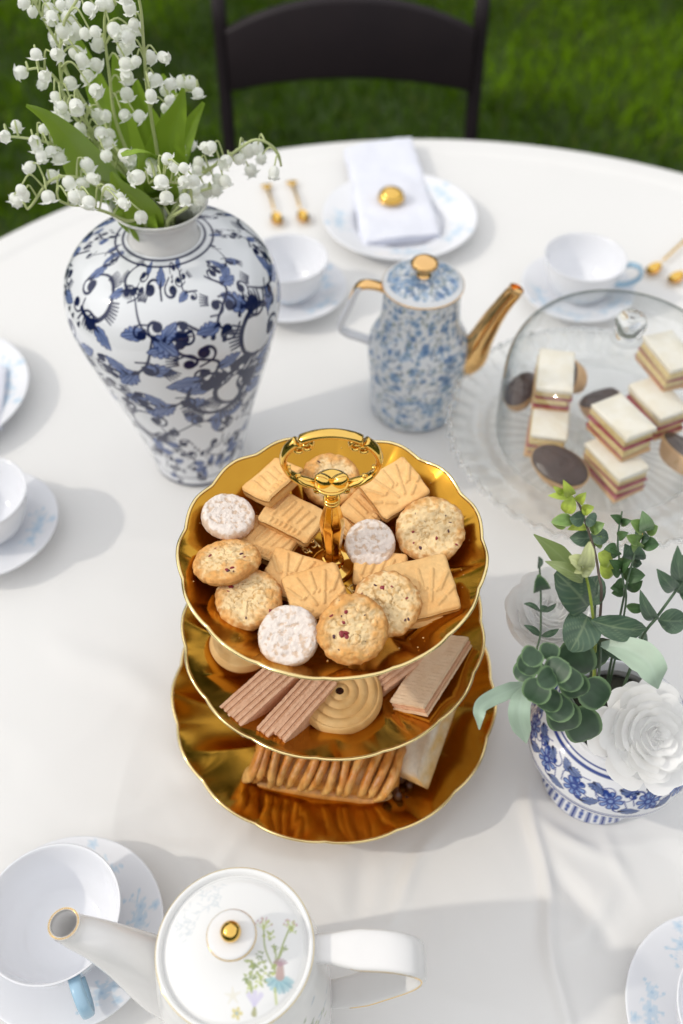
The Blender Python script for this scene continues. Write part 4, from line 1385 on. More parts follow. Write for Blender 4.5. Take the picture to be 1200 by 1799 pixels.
def cake_tower():
    t = thing('cake_stand', 'three tier gold cake stand with scalloped plates and ring handle', 'cake stand', (SX, SY, TZ))
    for nm, r, z, d, ph in (('bottom_plate', .1278, .0370, .026, .3), ('middle_plate', .1085, .1310, .024, 1.1), ('top_plate', .1003, .2200, .0240, 0.2)):
        tier_plate(nm, r, z, d, t, ph=ph, deep=.0011 if nm == 'bottom_plate' else .0019)
    b = MB(); b.add(*lathe(spline([(1e-5, .0001), (.044, .0), (.050, .0), (.051, .004), (.045, .0100), (1e-5, .0100)], 30), 80)); b.obj('foot_ring', M['gold_plate'], t)
    for z0, z1 in ((.011, .1065), (.1075, .1945)):
        L = z1 - z0
        P = spline([(.010, z0), (.010, z0 + .003), (.0045, z0 + .006), (.0075, z0 + L * .3), (.0085, z0 + L * .45), (.0045, z0 + L * .8), (.006, z1 - .008), (.0095, z1 - .003), (.0095, z1)], 50)
        b = MB(); b.add(*lathe(P, 32)); b.obj('column', M['gold'], t)
    # upper column, faceted
    P = spline([(1e-5, .1962), (.0140, .1962), (.0148, .1975), (.0140, .1992), (.0085, .2003), (.0076, .2006)], 20)
    b = MB(); b.add(*lathe(P, 48)); b.obj('washer', M['gold'], t)
    prof = spline([(.0075, .2003), (.0076, .2055), (.0056, .2070), (.0058, .215), (.0080, .238), (.0076, .246), (.0046, .2600), (.0044, .2625)], 60)
    k = 64
    th = np.arange(k) / k * 2 * PI
    fac = np.cos(PI / 8) / np.cos(np.mod(th, PI / 4) - PI / 8)
    V = np.stack([prof[:, 0][:, None] * (fac * np.cos(th)), prof[:, 0][:, None] * (fac * np.sin(th)), np.repeat(prof[:, 1][:, None], k, 1)], -1)
    b = MB(); b.add(V.reshape(-1, 3), gridf(60, k, True)); b.obj('column', M['gold'], t)
    b = MB()
    for z in (.2632, .2660):
        kk = np.linspace(0, 2 * PI, 33)
        b.add(*tube(np.stack([.0043 * np.cos(kk), .0043 * np.sin(kk), 0 * kk + z], 1), .0012, 8, False))
    b.add(*lathe(spline([(.0040, .2615), (.0040, .268), (.0052, .273), (.0085, .279), (.0110, .2815), (1e-5, .283)], 24), 28))
    b.obj('collar', M['gold'], t)
    # ring handle: scrolls above, leaves below
    cz, rr = .3000, .0285
    def arc(a0, a1, n, r=rr, dy=0.0):
        a = np.radians(np.linspace(a0, a1, n))
        return np.stack([r * np.cos(a), np.full(n, dy), cz + r * .80 * np.sin(a)], 1)
    def scroll_end(a, f, s, inward=True):
        c = spiral(s, 1.15, 26, .25)
        c = c - c[0]
        aa = R(a)
        ang = aa + (PI if inward else 0)
        q = xf(c, (0, 0), ang + PI, 1.0, f < 0)
        p0 = np.array([rr * math.cos(aa), cz + rr * .80 * math.sin(aa)])
        q = q + p0
        return np.stack([q[:, 0], np.zeros(len(q)), q[:, 1]], 1)
    b = MB(); b.add(*sweep(arc(52, 128, 30), .0036, .0026, 14, (0, 1, 0), 2.3)); b.obj('handle_arch', M['gold'], t)
    for f in (1, -1):
        a = 90 - f * 38
        b = MB(); b.add(*sweep(scroll_end(a, f, .0048), .0032, np.linspace(.0016, .0010, 26), 10, (0, 1, 0))); b.obj('handle_scroll', M['gold'], t)
        s_ = arc(90 - f * 44, 90 - f * 118, 30)
        b = MB(); b.add(*sweep(s_, .0036, np.interp(np.linspace(0, 1, 30), [0, .5, 1], [.0034, .0024, .0016]), 12, (0, 1, 0))); b.obj('handle_side', M['gold'], t)
        b = MB(); b.add(*sweep(scroll_end(90 - f * 50, -f, .0042), .0030, np.linspace(.0014, .0009, 26), 10, (0, 1, 0))); b.obj('handle_scroll', M['gold'], t)
        for (a0, a1, r0, w) in ((-62, -18, rr + .0002, .0030), (-82, -40, rr - .0010, .0034)):
            A = arc(a0 if f > 0 else 180 - a0, a1 if f > 0 else 180 - a1, 20, r0)
            tip = A[-1] - A[-2]
            A = np.vstack([A, A[-1] + tip * 1.2 + np.array([-f * .0016, 0, .0006]), A[-1] + tip * 1.6 + np.array([-f * .0036, 0, .0006])])
            b = MB(); b.add(*sweep(A, np.interp(np.linspace(0, 1, 22), [0, .6, 1], [.0040, .0036, .0014]), np.interp(np.linspace(0, 1, 22), [0, .5, .85, 1], [w * .5, w * .75, w * .55, w * .25]), 12, (0, 1, 0))); b.obj('handle_leaf', M['gold'], t)
        b = MB(); b.add(*ellipsoid(.0068, .0045, .0042, 20, 12)); o = b.obj('heart_lobe', M['gold'], t, loc=(f * .0046, -.0006, .2830), rot=(0, f * R(-38), 0))
        b = MB(); b.add(*sweep(scroll_end(-90 + f * 17, f, .0030, False), .0028, np.linspace(.0010, .0007, 26), 8, (0, 1, 0))); b.obj('handle_scroll', M['gold'], t)
cake_tower()

# ------------------------------------------------------------------ baking
def round_cookie_mesh(name, Rr, H, seed, kind):
    nr, ns = 46, 128
    th = np.arange(ns) / ns * 2 * PI
    rad = 1 + (.17 if kind == 'berry' else .08) * (fbm(np.stack([np.cos(th) * 1.6 + seed, np.sin(th) * 1.6, 0 * th], 1), seed, 3) - .5) + (.07 if kind == 'berry' else .02) * (fbm(np.stack([np.cos(th) * 7 + seed, np.sin(th) * 7, 0 * th], 1), seed + 3, 3) - .5)
    rows, cols_ = [], []
    rhos = np.r_[np.linspace(.004, .86, 34), np.linspace(.885, 1.0, 12)]
    for rho in rhos:
        x, y = Rr * rho * rad * np.cos(th), Rr * rho * rad * np.sin(th)
        P = np.stack([x, y, 0 * x], 1)
        n1 = fbm(P * 150 + seed, seed, 4) - .5
        n2 = fbm(P * 430 + seed, seed + 7, 3) - .5
        cr = np.abs(fbm(P * 170 + 31 + seed, seed + 5, 3) - .5)
        crack = np.exp(-(cr / .022) ** 2) * (1 - rho ** 4)
        edge = np.clip((rho - .78) / .22, 0, 1)
        z = H * (.62 + .38 * np.sqrt(np.clip(1 - edge ** 2, 0, 1)))
        if kind == 'berry':
            z = z - H * .18 * rho ** 2 + (n1 * .0034 + n2 * .0013) * (1 - .5 * edge) - crack * .0011
            tone = sstep(.45, 1.02, rho * .95 + n1 * .9 + n2 * .5 + .16 * math.sin(seed * 2.4))
            c = lerp((.82, .61, .33), (.71, .36, .105), tone)
            c = lerp(c, (.52, .23, .06), sstep(.85, 1.02, rho + n2 * .6) * .8)
            c = lerp(c, (.50, .31, .10), np.clip(crack, 0, 1) * .4)
            fleck = sstep(.70, .74, vnoise(P * 620 + seed * 3, seed + 11)) * (rho < .93)
            c = lerp(c, (.60, .35, .12), fleck * .7)
        else:
            z = z + n1 * .0020 + n2 * .0009 - crack * .0004
            t = sstep(.555, .70, fbm(P * 420 + seed, seed + 2, 4) + .10 * rho ** 6 + .25 * sstep(.94, 1.0, rho))
            c = lerp((.80, .71, .64), (.62, .44, .30), t * .8)
            z = z - t * .0004
        rows.append(np.stack([x, y, z], 1)); cols_.append(c)
    for rho, zz in ((1.01, .42), (1.0, .2), (.95, .05), (.80, 0.0), (.004, 0.0)):
        x, y = Rr * rho * rad * np.cos(th), Rr * rho * rad * np.sin(th)
        P = np.stack([x, y, np.full(ns, zz * H)], 1)
        n2 = fbm(P * 500 + seed, seed + 7, 3) - .5
        rr_ = 1 + n2 * .06
        rows.append(np.stack([x * rr_, y * rr_, np.full(ns, H * zz)], 1))
        cols_.append(lerp((.50, .26, .075), (.40, .17, .04), np.clip(.5 + n2 * 2, 0, 1)) if kind == 'berry' else lerp((.60, .42, .28), (.66, .54, .46), np.clip(.5 + n2 * 3, 0, 1)))
    b = MB(); b.add(np.vstack(rows), gridf(len(rows), ns, True), np.vstack(cols_))
    return b.mesh(name, M['cookie'] if kind == 'berry' else M['sugar'], paint=True)

def lump(seed, s):
    V, F = ellipsoid(1, .8, .6, 10, 7)
    n = fbm(V * 1.7 + seed, seed, 2) - .5
    V = V * (1 + .7 * n)[:, None] * s
    b = MB(); b.add(V, F)
    return b
LUMPS = [lump(k, .0015).mesh('cranberry_piece', M['berry']) for k in range(3)]
DARKS = [lump(k + 5, .0011).mesh('dark_berry_piece', M['crumb_dark']) for k in range(3)]

def put(me_or_fn, name, label, cat, pos, yaw, tilt, az, group):
    t = thing(name, label, cat, pos, 0, group)
    t.rotation_euler = lean(yaw, tilt, az)
    return t

def berry_cookie(label, px, py, z, rp, tilt, az, seed):
    t = put(None, 'fruit_cookie', label, 'cookie', at(px, py, z), seed * 47, tilt, az, 'cranberry cookies on the top tier')
    H = .0085
    rp *= 1.05
    mk('cookie_dough', round_cookie_mesh('cookie_dough', rp, H, seed, 'berry'), t, (0, 0, -H * .5))
    rs = np.random.default_rng(seed)
    for k in range(15):
        a, d = rs.uniform(0, 6.28), rp * math.sqrt(rs.uniform(.02, .78))
        red = k < 6
        o = mk('cranberry_piece' if red else 'dark_berry_piece', (LUMPS if red else DARKS)[k % 3], t, (d * math.cos(a), d * math.sin(a), H * .5 - .0002 - .0014 * (d / rp) ** 2 - (.0012 if d > .8 * rp else 0)), (0, 0, rs.uniform(0, 6)))
        s = rs.uniform(.7, 1.35) if red else rs.choice([.4, .6, .9, 1.2])
        o.scale = (s, s * rs.uniform(.4, 1), s * .7)
    if seed == 6:                                   # two big red berries beside each other
        for (x, y) in ((-.0072, -.0030), (-.0042, -.0050)):
            q = Matrix.Rotation(-R(seed * 47), 2) @ Vector((x, y))
            o = mk('cranberry_piece', LUMPS[0], t, (q.x, q.y, H * .5 - .0004))
            o.scale = (1.5, 1.3, 1.1)
    return t

berry_cookie('cranberry cookie standing at the back of the top tier behind the ring handle', 581, 842, .214, .0198, 16, -90, 1)
berry_cookie('large cranberry cookie leaning against the right rim of the top tier', 757, 930, .219, .0224, 24, -120, 2)
berry_cookie('cranberry cookie at the far left rim of the top tier, seen nearly edge on', 396, 985, .219, .0208, 15, 110, 3)
berry_cookie('cranberry cookie lying just below the left one, with a bitten looking lower edge', 438, 1051, .212, .0206, 6, -70, 4)
berry_cookie('cranberry cookie half covered by the frontmost one and by a rectangular shortbread', 680, 1060, .2230, .0204, 22, -80, 5)
berry_cookie('frontmost cranberry cookie with two bright red berries, leaning on the front rim', 621, 1106, .2270, .0204, 30, -85, 6)

def sugar_cookie(label, px, py, z, rp, tilt, az, seed):
    t = put(None, 'sugared_cookie', label, 'cookie', at(px, py, z), seed * 71, tilt, az, 'sugar dusted cookies on the top tier')
    H = .009
    rp *= 1.04
    mk('cookie_dough', round_cookie_mesh('cookie_dough', rp, H, seed, 'sugar'), t, (0, 0, -H * .5))
    return t
sugar_cookie('white sugared round cookie at the left rim of the top tier', 401, 907, .220, .0171, 10, -10, 21)
sugar_cookie('white sugared round cookie right beside the gold column', 650, 955, .2135, .0160, 27, -90, 22)
sugar_cookie('white sugared round cookie at the front left of the top tier', 507, 1117, .2195, .0182, 22, -95, 23)

def shortbread(label, px, py, z, yaw, tilt, az, lx=.037, ly=.036, seed=0, pattern=0):
    nx, ny, H = 84, 76, .0085
    lx, ly = lx * 1.07, ly * 1.07
    x, y = np.linspace(-lx / 2, lx / 2, nx), np.linspace(-ly / 2, ly / 2, ny)
    X, Yy = np.meshgrid(x, y, indexing='ij')
    pt = Paint(np.stack([X.ravel(), Yy.ravel()], 1), (0, 0, 0), .0010)
    W1 = (1, 1, 1)
    if pattern == 0:        # fan of pressed rays and a beaded arc
        for k, a in enumerate(np.linspace(-.95, .95, 7)):
            for (r0, r1) in ((.008, .0145), (.0180, .0300)):
                if k % 2 == 0 or r0 > .01:
                    pt.stroke([(r0 * math.sin(a), -ly * .46 + r0 * math.cos(a)), (r1 * math.sin(a), -ly * .46 + r1 * math.cos(a))], .0011, W1)
        for a in np.linspace(-.55, .55, 6):
            pt.stroke([(.0160 * math.sin(a) - .0006, -ly * .46 + .0160 * math.cos(a)), (.0160 * math.sin(a) + .0006, -ly * .46 + .0160 * math.cos(a) + .0008)], .0008, W1)
    else:                   # sheaf of slanting bars
        for k in range(5):
            u = -.012 + k * .0056
            pt.stroke([(u, -.006 + .002 * (k % 2)), (u + .003, .010 - .001 * k)], .0011, W1)
        for k in range(7):
            u = -.011 + k * .0035
            pt.stroke([(u, -.0115), (u + .0002, -.0092)], .0009, W1)
        pt.stroke([(-.014, -.0145), (.014, -.0145)], .0008, W1)
    h = pt.C[:, 0]
    P = np.stack([X.ravel(), Yy.ravel(), 0 * X.ravel()], 1)
    n1 = fbm(P * 260 + seed, seed, 4) - .5
    n0 = fbm(P * 60 + seed, seed + 4, 2) - .5
    e = np.minimum(lx / 2 - np.abs(P[:, 0]), ly / 2 - np.abs(P[:, 1]))
    rnd = np.sqrt(np.clip(1 - (1 - np.clip(e / .0022, 0, 1)) ** 2, 0, 1))
    Z = H - .0022 * (1 - rnd) + h * .0011 + n1 * .0008 + n0 * .0014
    wob = .0010 * (fbm(P * 90 + 5 + seed, seed + 1, 2) - .5)
    ec = np.clip(1 - e / .003, 0, 1)
    P[:, 0] += wob * ec * 2; P[:, 1] -= wob * ec * 2
    # round the corners
    q = np.maximum(np.abs(P[:, 0]) - (lx / 2 - .003), 0) / .003
    w = np.maximum(np.abs(P[:, 1]) - (ly / 2 - .003), 0) / .003
    m = np.sqrt(np.maximum(q * q + w * w - q * q * w * w, 1e-9))
    kq = np.where((q > 0) & (w > 0), np.maximum(q, w) / np.maximum(np.hypot(q, w), 1e-9), 1)
    P[:, 0] = np.sign(P[:, 0]) * np.where(q > 0, lx / 2 - .003 + q * .003 * kq, np.abs(P[:, 0]))
    P[:, 1] = np.sign(P[:, 1]) * np.where(w > 0, ly / 2 - .003 + w * .003 * kq, np.abs(P[:, 1]))
    c = lerp((.81, .51, .21), (.76, .42, .145), np.clip(.5 + n0 * 2.2 + n1, 0, 1))
    c = c * (1 + .07 * math.sin(seed * 1.9))
    c = lerp(c, (.60, .32, .10), np.clip(ec * (.45 + .3 * math.sin(seed * 2.7)), 0, 1))
    c = lerp(c, (.70, .42, .16), h * .5)
    V = P.copy(); V[:, 2] = Z
    idx = np.arange(nx * ny).reshape(nx, ny)
    loop = np.r_[idx[:, 0], idx[-1, 1:], idx[-2::-1, -1], idx[0, -2:0:-1]]
    nl = len(loop)
    b = MB()
    sides = [V[loop]]
    Vb = V[loop].copy()
    rows = [V]
    cc = [c]
    F = [gridf(nx, ny)]
    base = nx * ny
    prev = loop
    for k, (zz, s) in enumerate(((.55, 1.012), (.15, 1.0), (.0, .96))):
        nn = fbm(np.c_[V[loop][:, :2] * 300, np.full(nl, zz * 9)], seed + 9, 3) - .5
        q = V[loop] * (s, s, 1) * (1 + nn * .02)[:, None]
        q[:, 2] = H * zz
        rows.append(q)
        cc.append(lerp((.66, .40, .15), (.58, .30, .09), np.clip(.5 + nn * 2, 0, 1)))
        cur = base + k * nl + np.arange(nl)
        F.append(np.stack([prev, np.roll(prev, -1), np.roll(cur, -1), cur], 1)[:, ::-1])
        prev = cur
    rows.append(np.zeros((1, 3))); cc.append(np.array([[.6, .32, .1]]))
    last = base + 3 * nl
    F.append(np.stack([prev, np.roll(prev, -1), np.full(nl, last)], 1)[:, ::-1])
    b.add(np.vstack(rows), F, np.vstack(cc))
    t = tag(b.obj('shortbread', M['short'], smooth=True, paint=True, loc=at(px, py, z) - Vector((0, 0, H * .5)), rot=lean(yaw, tilt, az)), label, 'shortbread', 'rectangular shortbreads on the top tier')
    return t

shortbread('rectangular shortbread resting against the back left rim beside the ring handle', 484, 848, .2245, 46, 20, 154, .034, .028, 1, 1)
shortbread('rectangular shortbread lying partly under the back left one, near the column', 513, 908, .2145, -28, 12, -70, .037, .027, 2, 1)
shortbread('rectangular shortbread lowest of the left pile, between both left cookies', 470, 952, .2060, -27, 4, -60, .034, .028, 3, 1)
shortbread('rectangular shortbread high against the back right rim, its fan pattern clear', 693, 857, .2220, 33, 14, -95, .036, .032, 4, 0)
shortbread('plain shortbread wedged under the back right one', 645, 890, .2085, 52, 6, -90, .032, .026, 5, 1)
shortbread('shortbread of which only a corner shows left of the sugared cookie by the column', 618, 915, .2030, 48, 2, -90, .026, .022, 6, 1)
shortbread('rectangular shortbread in front of the column, under the beaded one', 516, 1014, .2065, -20, 5, -90, .036, .032, 7, 0)
shortbread('rectangular shortbread with a beaded arc overlapping the frontmost cookies', 556, 1043, .2130, 18, 10, -95, .035, .033, 8, 0)
shortbread('big rectangular shortbread at the right front of the top tier', 742, 1033, .2175, 13, 12, -100, .0385, .0375, 9, 0)
shortbread('shortbread hidden below the big one at the right front, only its edge showing', 736, 1054, .2090, 8, 14, -100, .036, .034, 10, 1)

shortbread('shortbread tucked behind the right end of the sugared cookie beside the column', 668, 1003, .2055, -8, 6, -90, .032, .026, 11, 1)

# crumbs fallen on the top plate
b = MB()
for k in range(150):
    rho, a = RNG.uniform(.40, .93), RNG.uniform(0, 2 * PI)
    s_ = max(0.0, (rho - .5) / .5)
    V, F = ellipsoid(1, .8, .7, 6, 5)
    V = V * RNG.uniform(.0002, .00065) * (1 + .4 * RNG.random((len(V), 1)))
    b.add(V + (.1003 * rho * math.cos(a), .1003 * rho * math.sin(a), .2200 - .0240 + .0240 * s_ ** 1.35), F)
tag(b.obj('crumbs', M['biscuit'], loc=(SX, SY, TZ)), 'loose golden crumbs scattered on the top tier plate', 'crumbs', kind='stuff')

# ---- middle tier
def wafer(label, px, py, z, yaw, roll, L=.062, Wd=.017, T=.0105, pitch=0.0, pale=False):
    """Wafer finger: three crisp sheets with cream between, sheets stacked along local y."""
    t = thing('wafer', label, 'wafer', at(px, py, z), 0, 'wafers on the middle tier')
    t.rotation_euler = (Matrix.Rotation(R(yaw), 3, 'Z') @ Matrix.Rotation(R(pitch), 3, 'Y') @ Matrix.Rotation(R(roll), 3, 'X')).to_euler()
    n = 3
    ts, tc = T / n * .62, T / n * .38 * n / (n - 1)
    y = -T / 2
    for k in range(n):
        nx, nz = 46, 14
        m = M['wafer_pale'] if (pale and k in (0, 2)) else M['wafer']
        X, Z = np.meshgrid(np.linspace(-L / 2, L / 2, nx), np.linspace(-Wd / 2, Wd / 2, nz), indexing='ij')
        grid = .00035 * (np.maximum(np.abs(np.sin(X * PI / .0026)), np.abs(np.sin(Z * PI / .0026))) ** 6)
        nz_ = (fbm(np.stack([X * 500, Z * 500, 0 * X + k], -1), 4 + k, 3) - .5) * .0005
        jit = .0004 * (k - 1)
        A = np.stack([X + jit, np.full_like(X, y) - grid * (k == 0) + nz_, Z], -1).reshape(-1, 3)
        Bq = np.stack([X + jit, np.full_like(X, y + ts) + grid * (k == n - 1) + nz_, Z], -1).reshape(-1, 3)
        idx = np.arange(nx * nz).reshape(nx, nz)
        loop = np.r_[idx[:, 0], idx[-1, 1:], idx[-2::-1, -1], idx[0, -2:0:-1]]
        F = gridf(nx, nz)
        Ns = nx * nz
        rim = np.stack([loop, np.roll(loop, -1), np.roll(loop, -1) + Ns, loop + Ns], 1)
        rough = (fbm(A[loop] * 700 + 9 * k, 13, 2) - .5) * .0010
        for S_ in (A, Bq):
            S_[loop] *= (1 + rough / (L * .3))[:, None] * np.array([1, 0, 1]) + np.array([0, 1, 0])
        b = MB(); b.add(np.vstack([A, Bq]), [F, F[:, ::-1] + Ns, rim[:, ::-1]])
        b.obj('wafer_sheet', m, t, smooth=False)
        y += ts
        if k < n - 1:
            V, F = rbox(L - .0012, tc, Wd - .0012, .0004, 2)
            b = MB(); b.add(V + (0, y + tc / 2, -(Wd - .0012) / 2), F); b.obj('cream_layer', M['wafer_cream'], t)
            y += tc
    return t

wafer('leftmost pink wafer finger lying on edge on the middle tier', 447, 1215, .1195, 47, 0, .056)
wafer('second pink wafer finger from the left, touching the leftmost one', 468, 1230, .1195, 47, 0, .056)
wafer('third pink wafer finger from the left', 509, 1245, .1195, 52, 0, .056)
wafer('pink wafer finger of the left group nearest the round piped biscuit', 538, 1252, .1195, 52, 0, .056)
wafer('broad pale wafer with a waffle grid leaning at the right of the middle tier', 758, 1183, .1225, 58, 58, .066, .030, .0085, 0, True)
wafer('small pink wafer under the upper left of the broad pale wafer', 703, 1182, .1140, 40, 10, .040, .015, .0100)
wafer('small pink wafer end peeping out left of the broad pale wafer', 684, 1190, .1130, 34, 0, .036, .013, .0090)

def piped_biscuit(label, px, py, z, Rr, tilt, az, piped=True):
    t = thing('piped_biscuit', label, 'biscuit', at(px, py, z), 0, 'round biscuits on the middle tier')
    t.rotation_euler = lean(0, tilt, az)
    rr = np.linspace(.0006, Rr, 110)
    z_ = .0085 + (.0016 if piped else .0001) * np.abs(np.sin(rr / Rr * PI * 4.5)) ** .8 - .0050 * np.clip((rr / Rr - .90) / .10, 0, 1) ** 2
    z_ -= .003 * (rr < Rr * .10) * piped
    prof = np.vstack([np.stack([rr, z_], 1), [(Rr * 1.01, .003), (Rr * .98, .0005), (.001, 0)]])
    V, F = lathe(prof, 96)
    n = fbm(V * 160, 3, 3) - .5
    V[:, 2] += n * .0010
    V[:, :2] *= (1 + .02 * (fbm(np.c_[V[:, :2] * 60, V[:, 2]], 6, 2) - .5))[:, None]
    b = MB(); b.add(V, F[:, ::-1]); b.obj('biscuit_body', M['biscuit'], t)
    if piped:
        b = MB(); b.add(*ellipsoid(Rr * .13, Rr * .12, .0012, 16, 8, (0, 0, .0082))); b.obj('hole_shade', M['hole_dark'], t)  # dark lump stands in for the shade of the centre hole
piped_biscuit('round biscuit piped in rings with a dark centre, beside the pink wafers', 597, 1224, .1145, .0300, 4, -90)
piped_biscuit('plain round biscuit mostly hidden under the top plate at the left', 424, 1136, .1170, .0230, 8, 0, False)

# ---- bottom tier
def pastry_roll():
    t = thing('pastry_roll', 'golden braided puff pastry roll on the bottom tier', 'pastry', at(578, 1338, .028), R(-9))
    L, W_, H = .110, .046, .034
    nu, nv = 70, 40
    u = np.linspace(-1, 1, nu); v = np.linspace(0, 2 * PI, nv, endpoint=False)
    U, Vv = np.meshgrid(u, v, indexing='ij')
    taper = (1 - np.abs(U) ** 6 * .5)
    x = U * L / 2
    y = W_ / 2 * np.cos(Vv) * taper
    z = np.maximum(H * .5 * np.sin(Vv) * taper, -.010)
    V = np.stack([x, y, z], -1).reshape(-1, 3)
    n = fbm(V * 120, 5, 3) - .5
    V += n[:, None] * .002
    c = lerp((.66, .36, .10), (.50, .20, .04), np.clip(.5 + 2 * n, 0, 1))
    nV = len(V); j = np.arange(nv)
    F = [gridf(nu, nv, True), np.stack([np.full(nv, nV), (j + 1) % nv, j], 1), np.stack([np.full(nv, nV + 1), (nu - 1) * nv + j, (nu - 1) * nv + (j + 1) % nv], 1)]
    V = np.vstack([V, [-L / 2, 0, 0], [L / 2, 0, 0]]); c = np.vstack([c, c[:2]])
    b = MB(); b.add(V, F, c); b.obj('pastry_body', M['pastry'], t, paint=True)
    for k in range(13):
        xc = -L * .47 + k * L * .94 / 12 + RNG.uniform(-.0012, .0012)
        a = np.linspace(-.20, PI + .12, 26)
        sink = 1 - .16 * np.clip(1 - np.sin(np.clip(a, 0, PI)) * 2.2, 0, 1)
        ln = .010 * (a / PI - .5) * (1.6 + .4 * math.sin(k * 2.3))
        P = np.stack([xc + ln + .0015 * np.sin(a * 2 + k), (W_ / 2 + .0006) * np.cos(a) * -sink, (H * .5 + .0008) * np.sin(a)], 1)
        w = .0064 * (.92 + .14 * np.sin(np.linspace(0, PI, 26))) * RNG.uniform(.84, 1.12)
        V, F = sweep(P, .0034, w, 16, None, 2.2)
        n = fbm(V * 240 + k, 9, 4) - .5
        V += n[:, None] * .0030
        top = np.clip(V[:, 2] / (H * .55), 0, 1)
        c = lerp((.74, .47, .17), (.54, .20, .032), np.clip(top * .85 + n * 1.8, 0, 1))
        b = MB(); b.add(V, F, c); b.obj('pastry_strand', M['pastry'], t, paint=True)
    V, F = rbox(L * .98, W_ + .005, .010, .004, 4)
    n = fbm(V * 200, 7, 3) - .5
    V = V + n[:, None] * .003 + (0, 0, -.016)
    b = MB(); b.add(V, F, lerp((.52, .22, .045), (.68, .40, .14), np.clip(.5 + 2 * n, 0, 1))); b.obj('pastry_base', M['pastry'], t, paint=True)
    rs = np.random.default_rng(3)
    for k in range(14):
        p = (L * .40 + rs.uniform(-.004, .020), -W_ * .33 + rs.uniform(-.012, .018), -.012 + rs.uniform(0, .012) + .002)
        o = mk('raisin', RAISINS[k % 3], t, p, tuple(rs.uniform(0, 6, 3)))
        s = rs.uniform(.8, 1.3); o.scale = (s, s, s)
M['raisin'] = mat('dark_raisin', (0.05, 0.018, 0.010), 0.4, var=(0.11, 0.04, 0.02), vscale=300, bmp=(500, .6, .001, 4))
RAISINS = [lump(40 + k, .0042).mesh('raisin', M['raisin']) for k in range(3)]
pastry_roll()

def shortcake_wedge():
    t = thing('shortcake_wedge', 'sugar dusted triangular shortcake wedge leaning on the right of the bottom tier', 'shortcake', at(766, 1294, .033))
    t.rotation_euler = lean(64, 26, 165)
    pts = np.array([(-.044, -.012), (-.040, .012), (.046, .004), (.046, -.006)])
    n = 16
    edge = []
    for i in range(4):
        a, c = pts[i], pts[(i + 1) % 4]
        for k in range(n):
            edge.append(a + (c - a) * k / n)
    E_ = np.array(edge); m = len(E_)
    cen = E_.mean(0)
    rows, cols_ = [], []
    H = .022
    for s, z, kind in ((.02, 0, 1), (.96, 0, 1), (1, .002, 1), (1.02, .008, 1), (1.01, .014, 1), (1.0, H - .003, 0), (.95, H, 0), (.75, H, 0), (.5, H, 0), (.25, H, 0), (.02, H, 0)):
        q = cen + (E_ - cen) * s
        nn = fbm(np.c_[q * 220, np.full(m, z * 300)], 5, 3) - .5
        rows.append(np.c_[q * (1 + nn * .05)[:, None], z + nn * .003])
        cols_.append(lerp((.74, .66, .54), (.66, .50, .32), np.clip(.4 + nn * 2.5, 0, 1)) if not kind else lerp((.68, .44, .16), (.74, .60, .40), np.clip(.4 + nn * 3, 0, 1)))
    b = MB(); b.add(np.vstack(rows), gridf(len(rows), m, True), np.vstack(cols_)); b.obj('cake_body', M['scone'], t, paint=True)
shortcake_wedge()

